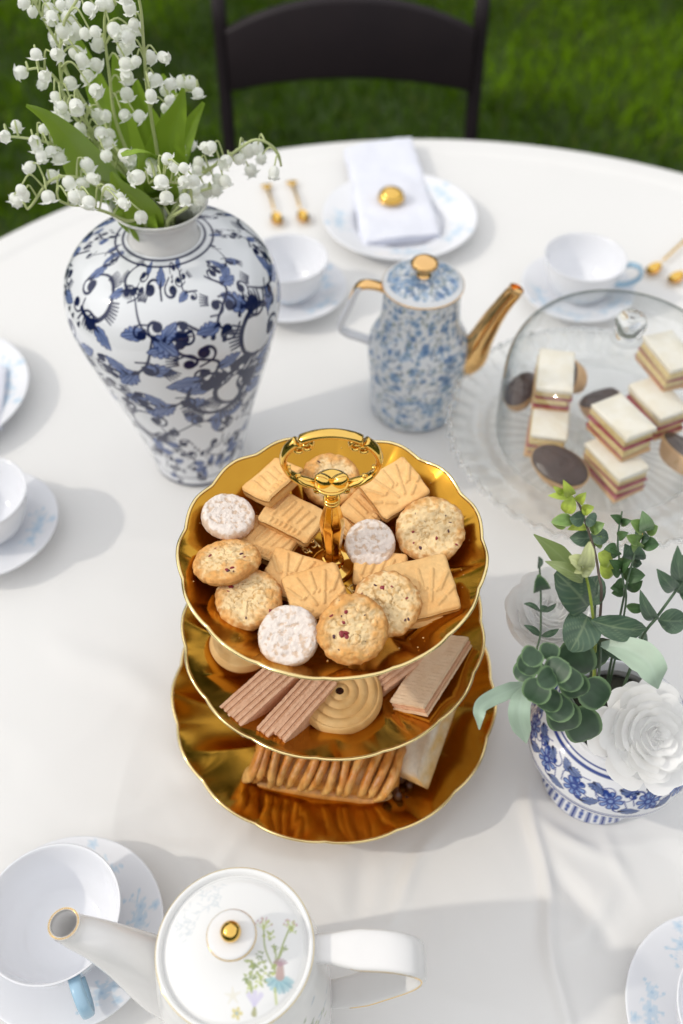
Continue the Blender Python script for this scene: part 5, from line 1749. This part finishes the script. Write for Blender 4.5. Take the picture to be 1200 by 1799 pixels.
# ------------------------------------------------------------------ glass cake stand under a dome
DX, DY = .249, .660
def glass_stand():
    t = thing('glass_cake_plate', 'clear pressed glass cake plate with scalloped rim under the dome', 'cake plate', (DX, DY, TZ))
    seg = 400
    th = np.arange(seg) / seg * 2 * PI
    prof = [(1e-4, .0500), (.03, .0500), (.060, .0500), (.098, .0500), (.104, .0510), (.1070, .0545), (.110, .0552), (.122, .0560), (.137, .0590), (.1450, .0615), (.1458, .0605), (.144, .0580), (.125, .0515), (.112, .0490), (.100, .0455), (.060, .0450), (.022, .0445), (.014, .040), (.011, .030), (.014, .018), (.030, .008), (.050, .003), (.052, .0), (.046, .0), (.020, .004), (1e-4, .006)]
    P = spline(prof, 190)
    rows = []
    for r, z in P:
        k = sstep(.112, .145, r) if z > .04 else 0
        f = 1 + k * .018 * (np.abs(np.sin(th * 24)) - .5) + k * .008 * np.sin(th * 96)
        dz = k * .0012 * np.cos(th * 48)
        if .02 < r < .098 and .0495 < z:
            dz = -.0006 * np.abs(np.sin(th * 16 + 20 * r)) * sstep(.02, .04, r) * sstep(.099, .088, r)
        if .02 < r < .118 and .043 < z < .0495:
            dz = .0007 * np.abs(np.sin(th * 24 - 14 * r))
        rows.append(np.stack([r * f * np.cos(th), r * f * np.sin(th), z + dz + 0 * th], 1))
    b = MB(); b.add(np.vstack(rows), gridf(len(rows), seg, True)[:, ::-1]); b.obj('plate_dish', M['glass'], t)
    e = 1 + .018 * (np.abs(np.sin(th * 24)) - .5) + .008 * np.sin(th * 96)
    E2 = np.stack([.1452 * e * np.cos(th), .1452 * e * np.sin(th), .0608 + .0012 * np.cos(th * 48)], 1)
    b = MB(); b.add(*tube(np.vstack([E2, E2[:1]]), np.r_[.0016 + .0007 * np.abs(np.sin(th * 24)), .0016], 8, False)); b.obj('plate_edge', M['frost'], t)

    t = thing('glass_dome', 'clear glass cake dome with round knob covering the layered cakes', 'dome', (DX, DY, TZ))
    P = spline([(.0985, .0505), (.0995, .060), (.1005, .090), (.1002, .118), (.0975, .138), (.0905, .153), (.077, .1625), (.055, .1670), (.028, .1690), (.012, .1695), (1e-4, .1695)], 90)
    b = MB(); b.add(*lathe(P, 160)); b.obj('dome_shell', M['dome'], t)
    k = np.linspace(0, 2 * PI, 121)
    b = MB(); b.add(*tube(np.stack([.0988 * np.cos(k), .0988 * np.sin(k), 0 * k + .0520], 1), .0012, 8, False)); b.obj('dome_edge', M['glass'], t)
    P = spline([(.0145, .1694), (.0115, .1702), (.0088, .1722), (.0078, .1745), (.0090, .1765), (.0125, .1795), (.0140, .1855), (.0125, .1915), (.0075, .1955), (1e-4, .1965)], 60)
    b = MB(); b.add(*lathe(P, 48)); b.obj('knob', M['knob'], t)
glass_stand()

def rough_box(lx, ly, lz, z0, seed, amp=.0011, dome=0.0, n=12):
    V, F = rbox(lx, ly, lz, min(.0022, lz * .4), 3)
    # refine the sides with noise so that edges are not ruler straight
    nn = fbm(V * 160 + seed, seed, 3) - .5
    V = V + nn[:, None] * amp * 3
    V[:, 2] += z0
    return V, F

def cake_slice(label, px, py, z, yaw, seed, lx=.033, ly=.052, H=.029, tilt=0.0, az=0.0):
    t = thing('cake_slice', label, 'cake', at(px, py, z), 0, 'layered cake slices under the dome')
    t.rotation_euler = lean(yaw, tilt, az)
    z0 = 0
    for nm, h, m, gx in (('pastry_base', .0040, 'tart', .0012), ('jam_layer', .0026, 'jam', .0002), ('sponge_layer', .0075, 'sponge', -.0004), ('jam_layer', .0022, 'jam', .0008), ('sponge_layer', .0085, 'sponge', 0), ('cream_top', .0062, 'cream', .0010)):
        V, F = rough_box(lx + gx, ly + gx, h, z0, seed + int(z0 * 1e4))
        if nm == 'cream_top':
            V[:, 2] += (V[:, 2] > z0 + h * .7) * .0012 * (fbm(V * 140 + seed, seed + 2, 3) - .5) * 2
        V[:, :2] += RNG.normal(0, .0006, 2)
        V[:, :2] *= 1 + RNG.normal(0, .012)
        b = MB(); b.add(V, F); b.obj(nm, M[m], t)
        z0 += h - .0002
    return t

cake_slice('lower cake slice of the left stack under the dome', 957, 772, .0515, -12, 1)
cake_slice('upper cake slice of the left stack under the dome, cream top facing up', 968, 688, .081, -10, 2, tilt=3, az=-90)
cake_slice('lower cake slice of the middle stack nearest the eucalyptus', 1074, 838, .0515, 27, 3)
cake_slice('upper cake slice of the middle stack with an uneven cream top', 1085, 772, .081, 27, 4, tilt=3, az=120)
cake_slice('lower cake slice of the right stack under the dome', 1145, 735, .0515, 24, 5)
cake_slice('upper cake slice of the right stack just below the glass knob', 1163, 655, .081, 20, 6, tilt=2, az=0)

def chocolate_tart(label, px, py, z, yaw, tilt, az, s=1.0):
    t = thing('chocolate_tartlet', label, 'tartlet', at(px, py, z), 0, 'chocolate topped tartlets under the dome')
    t.rotation_euler = lean(yaw, tilt, az)
    P = spline([(1e-4, 0), (.60, 0), (.80, .004), (.97, .014), (1.0, .0165), (.96, .0170), (.90, .0158), (1e-4, .0150)], 40)
    V, F = lathe(P, 60)
    V = V * (.0235 * s, .0150 * s, s)
    V[:, :2] *= (1 + .05 * (fbm(V * 180 + px, 3, 2) - .5))[:, None]
    b = MB(); b.add(V, F); b.obj('pastry_shell', M['tart'], t)
    P = spline([(.97, .0150), (.97, .0170), (.90, .0185), (.6, .0200), (.3, .0196), (1e-4, .0200)], 36)
    V, F = lathe(P, 60)
    V = V * (.0232 * s, .0148 * s, s)
    V[:, 2] += .0028 * (fbm(V * 110 + px, 8, 3) - .5) * (V[:, 2] > .017)
    b = MB(); b.add(V, F); b.obj('chocolate_topping', M['choc'], t)
chocolate_tart('chocolate tartlet half hidden left of the left cake stack', 917, 703, .052, 55, 14, 200)
chocolate_tart('chocolate tartlet standing on its side between left stack and knob', 1020, 668, .066, 95, 62, 180)
chocolate_tart('chocolate tartlet behind the middle cake stack', 1054, 726, .052, 35, 20, 120)
chocolate_tart('big chocolate tartlet at the front of the dome behind the lime sprig', 982, 838, .052, -42, 14, 230, 1.25)
chocolate_tart('chocolate tartlet at the right edge of the photo under the dome', 1186, 818, .052, -56, 24, 30, 1.15)

# ------------------------------------------------------------------ blue and white flower pot
PX, PY = .198, .332
def flower_pot():
    t = thing('flower_pot', 'footed blue and white china pot holding roses and eucalyptus', 'pot', (PX, PY, TZ))
    n, seg = 300, 460
    P = spline([(1e-4, .004), (.034, .003), (.037, 0), (.0400, .001), (.0404, .004), (.0384, .015), (.0360, .0230), (.0360, .0250), (.0400, .031), (.0500, .044), (.0578, .056), (.0605, .0655), (.0598, .077), (.0545, .0895), (.0450, .0975), (.0402, .1005), (.0400, .1040), (.0412, .1060), (.0405, .1072), (.0388, .1060), (.037, .0990)], n)
    V, F = lathe(P, seg)
    arc = np.r_[0, np.cumsum(np.linalg.norm(np.diff(P, axis=0), axis=1))]
    circ = .34
    pt = Paint(np.stack([np.tile(np.arange(seg) / seg * circ, n), np.repeat(arc, seg)], 1), (.78, .79, .82), .0007, circ)
    B1, B2, B3 = (.025, .055, .25), (.07, .13, .40), (.22, .32, .58)
    def at_z(z, lo=20):
        return arc[lo + int(np.argmin(np.abs(P[lo:, 1] - z)))]
    v0, v1 = at_z(.002), at_z(.0205)
    vb, vt, vr = at_z(.027), at_z(.064), at_z(.095)
    line = lambda v, w, c=B1: pt.stroke(np.stack([np.linspace(0, circ, 140), np.full(140, v)], 1), w, c)
    for v, w in ((v0 - .0005, .0010), (v1 + .0003, .0014), (v1 + .0030, .0008), (vb - .003, .0007), (vt, .0010), (vt + .0026, .0005), (vr + .001, .0012), (vr + .005, .0006)):
        line(v, w)
    m = 22
    for k in range(m):
        u = (k + .5) / m * circ
        pt.stroke([(u - circ / m / 2, v0), (u - circ / m / 2, v1)], .0013, B1)
        pt.stroke([(u - circ / m / 2 + .0022, v0 + .001), (u - circ / m / 2 + .0022, v1 - .001)], .0004, B2)
        pt.stroke([(u + circ / m / 2 - .0022, v0 + .001), (u + circ / m / 2 - .0022, v1 - .001)], .0004, B2)
        h = v1 - v0
        for q, r in ((.25, .0017), (.50, .0021), (.76, .0017)):
            for a in range(4):
                pt.dot(u + r * .7 * math.cos(a * 1.57 + .78), v0 + h * q + r * .7 * math.sin(a * 1.57 + .78), r * .6, B2)
        pt.stroke([(u, v0 + h * .15), (u, v0 + h * .85)], .0004, B1)
    def rosette(u, v, r, petals=8):
        for k in range(petals):
            a = k * 2 * PI / petals
            pt.stroke([(u + r * .35 * math.cos(a), v + r * .35 * math.sin(a)), (u + r * .8 * math.cos(a), v + r * .8 * math.sin(a))], [r * .16, r * .27], B1)
            pt.stroke([(u + r * .45 * math.cos(a), v + r * .45 * math.sin(a)), (u + r * .8 * math.cos(a), v + r * .8 * math.sin(a))], [r * .06, r * .15], B3)
        pt.dot(u, v, r * .30, B1); pt.dot(u, v, r * .18, B3)
    rs = np.random.default_rng(6)
    def pcurl(u, v, a, s, f):
        curl(pt, (u, v), a, s * 1.15, f, B1, .075)
    m = 9
    for k in range(m):
        u = (k + .30) / m * circ
        vm = (vb + vt) / 2
        rosette(u, vm + .010, .0078, 8)
        S = spline([(u - .019, vm - .014), (u - .010, vm - .002), (u, vm - .006), (u + .012, vm - .012), (u + .020, vm + .004)], 20)
        pt.stroke(S, .0007, B1)
        acanthus(pt, (u + .010, vm - .012), .5, .013, False, k)
        acanthus(pt, (u - .013, vm - .008), 2.2, .011, True, k)
        for (du, dv, a, s, f) in ((-.016, -.006, .4, .009, False), (.016, .004, -.6, .009, True), (.004, -.014, 2.4, .008, False), (.015, .016, .9, .008, True), (-.008, -.018, -1.5, .008, True)):
            pcurl(u + du, vm + dv, a, s, f)
        for j in range(7):
            a = rs.uniform(0, 6.28)
            pt.stroke(xf([(0, 0), (.0034, .0006)], (u + rs.uniform(-.019, .019), vm + rs.uniform(-.02, .02)), a), [.0010, .0003], B2)
    m = 14
    for k in range(m):
        u = (k + .5) / m * circ
        v = (vt + vr) / 2 + .001
        pcurl(u + .0105, v - .004, 0.4, .0105, k % 2 == 0)
        pcurl(u - .0105, v + .004, 3.4, .0105, k % 2 == 1)
        acanthus(pt, (u + .007, v - .009), .3, .012, k % 2 == 0, k)
        acanthus(pt, (u - .007, v + .008), 2.9, .010, k % 2 == 1, k)
        rosette(u, v, .0078, 8)
    for k in range(18):
        u = (k + .2) / 18 * circ
        pcurl(u, vr - .006, 1.2 + .4 * (k % 3), .0085, k % 2 == 0)
        pcurl(u + .012, vr - .015, 3.4 + .5 * (k % 3), .0080, k % 2 == 1)
        acanthus(pt, (u + .008, vr - .006), -.4, .010, k % 2 == 1, k)
    b = MB(); b.add(V, F, pt.C); b.obj('pot_body', M['vase'], t, paint=True)
    Q = spline([(.037, .0990), (.040, .09), (.043, .05), (.02, .03), (1e-4, .03)], 30)
    b = MB(); b.add(*lathe(Q[::1], 90)); b.obj('pot_lining', M['china_warm'], t)
    b = MB(); b.add(*lathe(spline([(1e-4, .094), (.03, .094), (.0385, .090)], 20), 60)); b.obj('flower_foam', M['soil'], t)
flower_pot()

CAM = np.array([0, 0, TZ + EYE])
def leaf_to(parent, o, base, tip, Y0, Y1, half, color, roll=0.0, arch=.15, kind='euc', shape=None, bend=0.0):
    """One leaf from photo point base to tip, lying at distances Y0 and Y1; half width in metres."""
    A, B_ = np.array(at_y(*base, Y0)), np.array(at_y(*tip, Y1))
    d = B_ - A
    L = np.linalg.norm(d)
    view = A - CAM
    view /= np.linalg.norm(view)
    side = np.cross(d / L, view)
    side /= np.linalg.norm(side)
    nrm = -np.cross(side, d / L)
    nrm = nrm if nrm @ view < 0 else -nrm
    side = side * math.cos(roll) + nrm * math.sin(roll)
    nrm2 = np.cross(d / L, side)
    nrm2 = nrm2 if nrm2 @ view < 0 else -nrm2
    P = [A - o, A - o + d * .35 + nrm2 * arch * L * .8, A - o + d * .7 + nrm2 * arch * L * .8, B_ - o - nrm2 * bend * L]
    shape = shape or [.06, .55, .85, 1.0, .98, .82, .5, .04]
    W_ = [half * q for q in shape]
    c0, vein, edge = color
    sd = int(abs(base[0] * 7 + tip[1] * 3))
    def pf(u, v):
        nn = fbm(np.stack([u * 5, v * 4, 0 * u + sd], 1), sd, 3) - .5
        c = np.asarray(c0) * (1 + .5 * nn)[:, None]
        if vein is not None:
            k = np.exp(-(v / .07) ** 2) * .7
            for s_ in (-1, 1):
                ph = (u - .45 * np.abs(v)) * 6.0
                k = np.maximum(k, np.exp(-((ph - np.round(ph)) / .10) ** 2) * .5 * (v * s_ > .05))
            c = lerp(c, vein, np.clip(k, 0, 1))
        if edge is not None:
            e = np.maximum(sstep(.80, .95, np.abs(v)), np.maximum(sstep(.93, .98, u), sstep(.06, .02, u)))
            c = lerp(c, edge, e * .9)
        return c
    me = blade_mesh('leaf', P, W_, M['euc'], .12, side, pf, 22, 19, .0005)
    return mk('leaf', me, parent)

DK = ((.075, .135, .085), (.24, .32, .18), None)
DKE = ((.045, .090, .046), None, (.21, .34, .15))
GY = ((.090, .155, .100), (.22, .31, .19), (.14, .22, .14))
LIME = ((.46, .58, .09), None, None)
MIDG = ((.20, .33, .09), None, (.34, .47, .16))
SAGE = ((.40, .52, .40), (.44, .56, .45), None)
OLIVE = ((.24, .32, .11), (.30, .38, .16), None)
PALE = ((.62, .66, .34), None, None)
ROUND = [.25, .78, .96, 1.0, .96, .84, .6, .12]

def foam_point(p):
    d = np.array([p[0] - PX, p[1] - PY]) * .5
    d *= min(1.0, .027 / max(1e-6, np.hypot(*d)))
    return np.array([PX + d[0], PY + d[1], TZ + .090])

def sprig_thing(label, stem, Ys, rad, m, group='sprigs in the flower pot'):
    S = [np.array(at_y(*p, y)) for p, y in zip(stem, Ys)]
    o = foam_point(S[0])
    t = thing('leafy_sprig', label, 'sprig', tuple(o), 0, group)
    P = spline([o * 0] + [s - o for s in S], 40)
    b = MB(); b.add(*tube(P, np.linspace(rad * 1.2, rad * .7, 40), 8)); b.obj('stem', m, t)
    return t, o

# broad veined eucalyptus in the middle
t, o = sprig_thing('eucalyptus sprig with the largest veined round leaves and a pale flower tip', [(1046, 1128), (1042, 1085), (1035, 1035), (1026, 1000)], [.335, .338, .345, .35], .0012, M['twig_lime'])
leaf_to(t, o, (1033, 1066), (976, 1006), .345, .350, .0125, DK, .25, .12, shape=ROUND)
leaf_to(t, o, (1036, 1062), (1053, 1012), .352, .365, .0085, DK, -.3, .15, shape=ROUND)
leaf_to(t, o, (1032, 1082), (1002, 1144), .340, .318, .0120, DK, -.15, .18, shape=ROUND)
leaf_to(t, o, (1038, 1090), (1136, 1104), .335, .330, .0085, DK, .35, .2)
leaf_to(t, o, (1048, 1122), (1136, 1140), .335, .325, .0075, DK, .7, .25)
leaf_to(t, o, (1026, 1022), (958, 986), .350, .345, .0045, ((.30, .38, .14), (.50, .55, .30), None), .3, .15)
for (b_, q_) in (((1022, 994), (1000, 978)), ((1022, 994), (1036, 952)), ((1024, 996), (1042, 978)), ((1022, 996), (1002, 1000)), ((1024, 998), (1040, 1004))):
    leaf_to(t, o, b_, q_, .350, .348, .0048, PALE, .3, .25, shape=ROUND)

# thin upright dark sprig at the left
t, o = sprig_thing('thin upright dark sprig with few small leaf pairs at the left of the pot', [(948, 1172), (950, 1110), (950, 1038), (947, 982)], [.318, .322, .328, .333], .00075, M['twig'])
leaf_to(t, o, (948, 1030), (946, 1010), .328, .322, .0050, DKE, .2, .3, shape=ROUND)
for (b_, q_, r_) in (((950, 1074), (921, 1060), .9), ((950, 1075), (977, 1061), .9), ((950, 1117), (921, 1098), .4), ((951, 1118), (982, 1105), .5), ((947, 1000), (947, 978), .9), ((949, 1070), (962, 1066), .6)):
    leaf_to(t, o, b_, q_, .325, .325, .0022, DK, r_, .1)

# dense cluster of dark round leaves with pale edges
t, o = sprig_thing('dense cluster of dark round pale edged leaves hanging over the left rim of the pot', [(1010, 1240), (985, 1200), (962, 1178), (950, 1165)], [.300, .295, .295, .30], .0012, M['twig'])
for i, (zx, zy, zr, yy) in enumerate([(560, 1250, 88, .292), (530, 930, 92, .325), (610, 905, 80, .335), (620, 1100, 76, .292), (280, 1000, 52, .300), (470, 1210, 78, .285), (445, 1170, 68, .281), (525, 1062, 64, .286), (495, 1032, 60, .282), (400, 1132, 60, .279), (445, 990, 60, .280), (340, 1090, 62, .277), (300, 962, 54, .290), (315, 925, 48, .286), (400, 898, 44, .296), (385, 1030, 48, .274)]):
    cx, cy, r = 820 + zx / 2.768, 820 + zy / 2.768, zr / 2.768
    a = RNG.uniform(-.5, .5) + (PI * .75 if zx < 400 else (PI * .35 if zx > 500 else PI * .6))
    dx, dy = math.cos(a) * r, math.sin(a) * r * .95
    leaf_to(t, o, (cx - dx, cy - dy), (cx + dx, cy + dy), yy + .004, yy - .004, r * .645 / FPX * 1.0, DKE, RNG.uniform(-.35, .35), .10, shape=[.35, .80, .97, 1.0, .98, .88, .66, .2])

# lime sprig reaching over the dome plate
t, o = sprig_thing('sprig with bright lime tips reaching up in front of the glass dome', [(1056, 1060), (1052, 1010), (1044, 965), (1026, 910), (1014, 880), (988, 864)], [.35, .362, .372, .385, .392, .398], .0010, M['twig_brown'])
def zf(x, y): return (820 + x / 2.768, 820 + y / 2.768)
for (b_, q_, w, c) in (((520, 150), (395, 140), .0038, LIME), ((470, 125), (420, 95), .003, LIME), ((505, 140), (470, 65), .0048, LIME), ((520, 150), (480, 225), .0065, LIME), ((545, 175), (580, 125), .0045, LIME), ((560, 210), (620, 195), .0045, LIME), ((560, 200), (590, 235), .004, LIME), ((575, 240), (500, 250), .0075, GY), ((580, 250), (625, 275), .0075, GY), ((590, 300), (490, 305), .004, LIME), ((600, 310), (670, 275), .006, MIDG), ((600, 330), (690, 350), .0075, GY), ((600, 345), (500, 345), .0075, GY), ((620, 380), (655, 335), .006, MIDG), ((625, 390), (570, 370), .006, MIDG), ((520, 265), (410, 270), .006, MIDG), ((470, 240), (440, 300), .0065, MIDG), ((640, 420), (700, 470), .009, LIME), ((650, 470), (720, 520), .009, LIME)):
    leaf_to(t, o, zf(*b_), zf(*q_), .385, .382, w * .72, c, RNG.uniform(-.5, .5), .25)

# fern like sprig
t, o = sprig_thing('slim fern like sprig with paired narrow green leaves right of the lime one', [(1098, 1070), (1095, 1022), (1087, 975), (1086, 939), (1093, 898)], [.36, .368, .378, .388, .40], .0008, M['twig'])
for (b_, q_, w) in (((745, 270), (700, 235), .0028), ((745, 275), (800, 262), .0026), ((735, 345), (785, 320), .0030), ((735, 410), (668, 400), .0040), ((737, 430), (700, 395), .003), ((745, 495), (695, 455), .0040), ((745, 495), (800, 455), .0048), ((750, 520), (705, 500), .003), ((755, 525), (868, 528), .0052), ((765, 590), (700, 590), .0045), ((770, 590), (855, 555), .0042), ((775, 680), (870, 680), .0040), ((750, 540), (735, 600), .003), ((765, 600), (705, 615), .0035)):
    leaf_to(t, o, zf(*b_), zf(*q_), .375, .370, w, ((.075, .155, .055), (.12, .22, .09), None), RNG.uniform(-.6, .6), .18)

t, o = sprig_thing('sprig with a pointed pale leaf tuft on top, right of the fern like one', [(1098, 1040), (1112, 985), (1126, 940), (1131, 915)], [.365, .378, .39, .40], .0009, M['twig'])
for (b_, q_, w, c) in (((860, 300), (795, 262), .0062, MIDG), ((860, 300), (855, 215), .0062, ((.26, .40, .20), None, None)), ((865, 300), (930, 290), .0062, MIDG), ((860, 310), (850, 260), .0075, ((.20, .34, .16), None, None)), ((850, 350), (775, 335), .0055, MIDG), ((850, 350), (890, 345), .005, GY), ((845, 375), (935, 380), .0060, ((.07, .16, .05), None, (.15, .27, .10))), ((800, 445), (815, 365), .0095, GY), ((800, 445), (770, 375), .0070, GY), ((800, 455), (852, 472), .0045, DK), ((835, 400), (800, 350), .005, MIDG), ((820, 420), (850, 410), .004, GY)):
    leaf_to(t, o, zf(*b_), zf(*q_), .388, .384, w * .8, c, RNG.uniform(-.4, .4), .25)

# right edge sprig
t, o = sprig_thing('dark grey green sprig leaving the photo at the right edge', [(1126, 1126), (1152, 1087), (1188, 1037), (1212, 1000), (1240, 960)], [.34, .345, .355, .365, .375], .0011, M['twig'])
for (b_, q_, w) in (((1015, 600), (925, 498), .0050), ((925, 745), (843, 600), .0045), ((930, 745), (1075, 745), .0085), ((1020, 610), (1060, 545), .0080), ((1050, 560), (1025, 385), .0050), ((880, 835), (835, 830), .0035), ((1060, 520), (1120, 430), .009), ((1030, 600), (1110, 620), .008)):
    leaf_to(t, o, zf(*b_), zf(*q_), .352, .350, w, GY, RNG.uniform(-.4, .4), .18)

# long sage leaves
def sage(label, pts, Ys, w, color):
    S = [np.array(at_y(*p, y)) for p, y in zip(pts, Ys)]
    o = foam_point(S[0])
    t = thing('long_leaf', label, 'leaf', tuple(o), 0, 'long loose leaves in the flower pot')
    b = MB(); b.add(*tube(spline([o * 0, (S[0] - o) * .6 + (0, 0, .004), S[0] - o], 12), .0009, 8)); b.obj('stem', M['twig'], t)
    P = spline([s - o for s in S], 24)
    mid = P[len(P) // 2] + o
    view = mid - CAM
    side = np.cross(S[-1] - S[0], view); side /= np.linalg.norm(side)
    c0, vein, edge = color
    def pf(u, v):
        nn = fbm(np.stack([u * 6, v * 3, 0 * u + pts[0][0]], 1), 3, 3) - .5
        c = np.asarray(c0) * (1 + .25 * nn)[:, None]
        return lerp(c, vein, np.exp(-(v / .08) ** 2) * .6)
    mk('leaf_blade', blade_mesh('leaf_blade', P, w, M['euc'], .10, side, pf, 30, 13, .0005), t)
sage('pale sage leaf curving left with its tip bent straight down', [(925, 1200), (895, 1213), (866, 1226), (845, 1240), (842, 1258), (842, 1282)], [.30, .292, .285, .278, .272, .268], [.001, .0045, .0050, .0046, .0036, .0004], SAGE)
sage('pale sage leaf hanging straight down over the pot below the curved one', [(925, 1203), (914, 1235), (913, 1265), (925, 1306)], [.298, .282, .274, .268], [.001, .0055, .0066, .0055, .0004], SAGE)
sage('pale sage leaf arching down between the veined leaves and the front rose', [(1056, 1132), (1100, 1140), (1136, 1160), (1150, 1185), (1156, 1210)], [.325, .318, .308, .300, .296], [.0015, .0070, .0100, .0085, .0005], SAGE)
sage('olive green leaf pointing up left behind the pale flower tip', [(1046, 1040), (1008, 1000), (975, 968), (938, 939)], [.355, .362, .368, .374], [.001, .0048, .0060, .0004], OLIVE)

# ------------------------------------------------------------------ white roses
def rose(label, px, py, Y, Rr, axis, seed, openness=1.0):
    rs = np.random.default_rng(seed)
    c = np.array(at_y(px, py, Y))
    ax = Vector(axis).normalized()
    base = Vector(c) - ax * Rr * .45
    t = thing('rose', label, 'rose', base, 0, 'white roses in the flower pot')
    t.rotation_euler = ax.to_track_quat('Z', 'Y').to_euler()
    whorls = [(2, .07, .98, 3.2), (3, .14, 1.00, 2.7), (3, .23, 1.01, 2.5), (4, .33, 1.00, 2.2), (4, .45, .96, 2.0), (5, .58, .89, 1.75), (5, .71, .78, 1.6), (6, .85, .63, 1.4), (6, .99, .46, 1.35)]
    if openness < 1:
        whorls = [(n, rk * (1 if rk < .4 else .9), 1.0 - .22 * rk ** 2, sp * 1.1) for n, rk, hk, sp in whorls]
    kr = np.linspace(.001, .86, 30)
    hh = np.interp(kr, [w[1] for w in whorls], [w[2] for w in whorls])
    kz = Rr * 1.05 * hh * np.interp(kr, [0, .25, .86], [.82, .74, .52])
    b = MB(); b.add(*lathe(np.vstack([np.stack([kr * Rr, kz], 1)[::-1]]), 40)); b.obj('gap_fill_core', M['petal'], t)  # added white core fills the gaps so the crevices stay bright
    nu, nv = 18, 19
    for wi, (n, rk, hk, span) in enumerate(whorls):
        ph = rs.uniform(0, 6.28)
        for k in range(n):
            a0 = ph + k * 2 * PI / n + rs.normal(0, .10)
            dphi = span * rs.uniform(.9, 1.1)
            rj = rk * rs.uniform(.92, 1.08); hj = hk * rs.uniform(.93, 1.05)
            U, Vv = np.meshgrid(np.linspace(0, 1, nu), np.linspace(-1, 1, nv), indexing='ij')
            edge = 1 - .34 * np.abs(Vv) ** 3.2 - .04 * np.exp(-(Vv / .18) ** 2) * (wi > 2)
            u = U * edge
            open_ = .15 + .85 * rj
            r = Rr * (.06 + (rj - .06) * (1 - (1 - u) ** (1.6 - .5 * rj)))
            z = Rr * hj * 1.05 * (u ** (.85 + .5 * rj)) * (1 if rj < .8 else .95)
            curlk = sstep(.72, 1.0, u) * (.05 + .13 * rj) * openness ** 3
            if rj < .30:                         # heart petals close over the middle
                r = r * (1 - .55 * sstep(.55, 1.0, u) * (.34 - rj) / .30)
            r = r + Rr * curlk
            z = z - Rr * curlk * .45 * rj
            sq = np.clip(u * 1.8, 0, 1) ** .6
            ang = a0 + Vv * dphi / 2 * (.45 + .55 * sq)
            nn = fbm(np.stack([U * 2 + seed, Vv * 2.2 + k * 3.1, 0 * U + wi * 5.3], -1), seed + wi, 3) - .5
            ruf = np.sin(Vv * 6 + k * 2.1 + wi) * .012 * U ** 3
            r = r + Rr * (nn * .09 * U + ruf + .03 * Vv * U)
            z = z + Rr * (nn * .08 * U + ruf * .6)
            P = np.stack([r * np.cos(ang), r * np.sin(ang), z], -1)
            du = np.gradient(P, axis=0); dv = np.gradient(P, axis=1)
            N = np.cross(du, dv); N /= np.linalg.norm(N, axis=-1, keepdims=True) + 1e-12
            F = gridf(nu, nv)
            b = MB(); b.add(P.reshape(-1, 3), F); b.add((P + N * .0003).reshape(-1, 3), F[:, ::-1])
            b.obj('petal', M['petal'], t)
    for k in range(5):
        a = k * 2 * PI / 5
        Pp = [(0, 0, -.001), (.008 * math.cos(a), .008 * math.sin(a), -.001), (.017 * math.cos(a), .017 * math.sin(a), .002)]
        mk('sepal', blade_mesh('sepal', Pp, [.001, .003, .0004], M['lily_leaf'], .1, (-math.sin(a), math.cos(a), 0)), t)
    q = t.rotation_euler.to_matrix().inverted() @ (Vector((PX + (base.x - PX) * .3, PY + (base.y - PY) * .3, TZ + .088)) - base)
    b = MB(); b.add(*tube(spline([(0, 0, 0), (0, 0, -.008), tuple(q)], 14), .0016, 8)); b.obj('stem', M['twig'], t)
rose('big open white rose leaning over the front right of the pot', 1136, 1292, .298, .0330, (.16, -.40, .75), 5)
rose('white rose at the back left of the pot, half behind the round leaves', 968, 1082, .378, .0360, (-.10, -.12, .9), 9, .6)
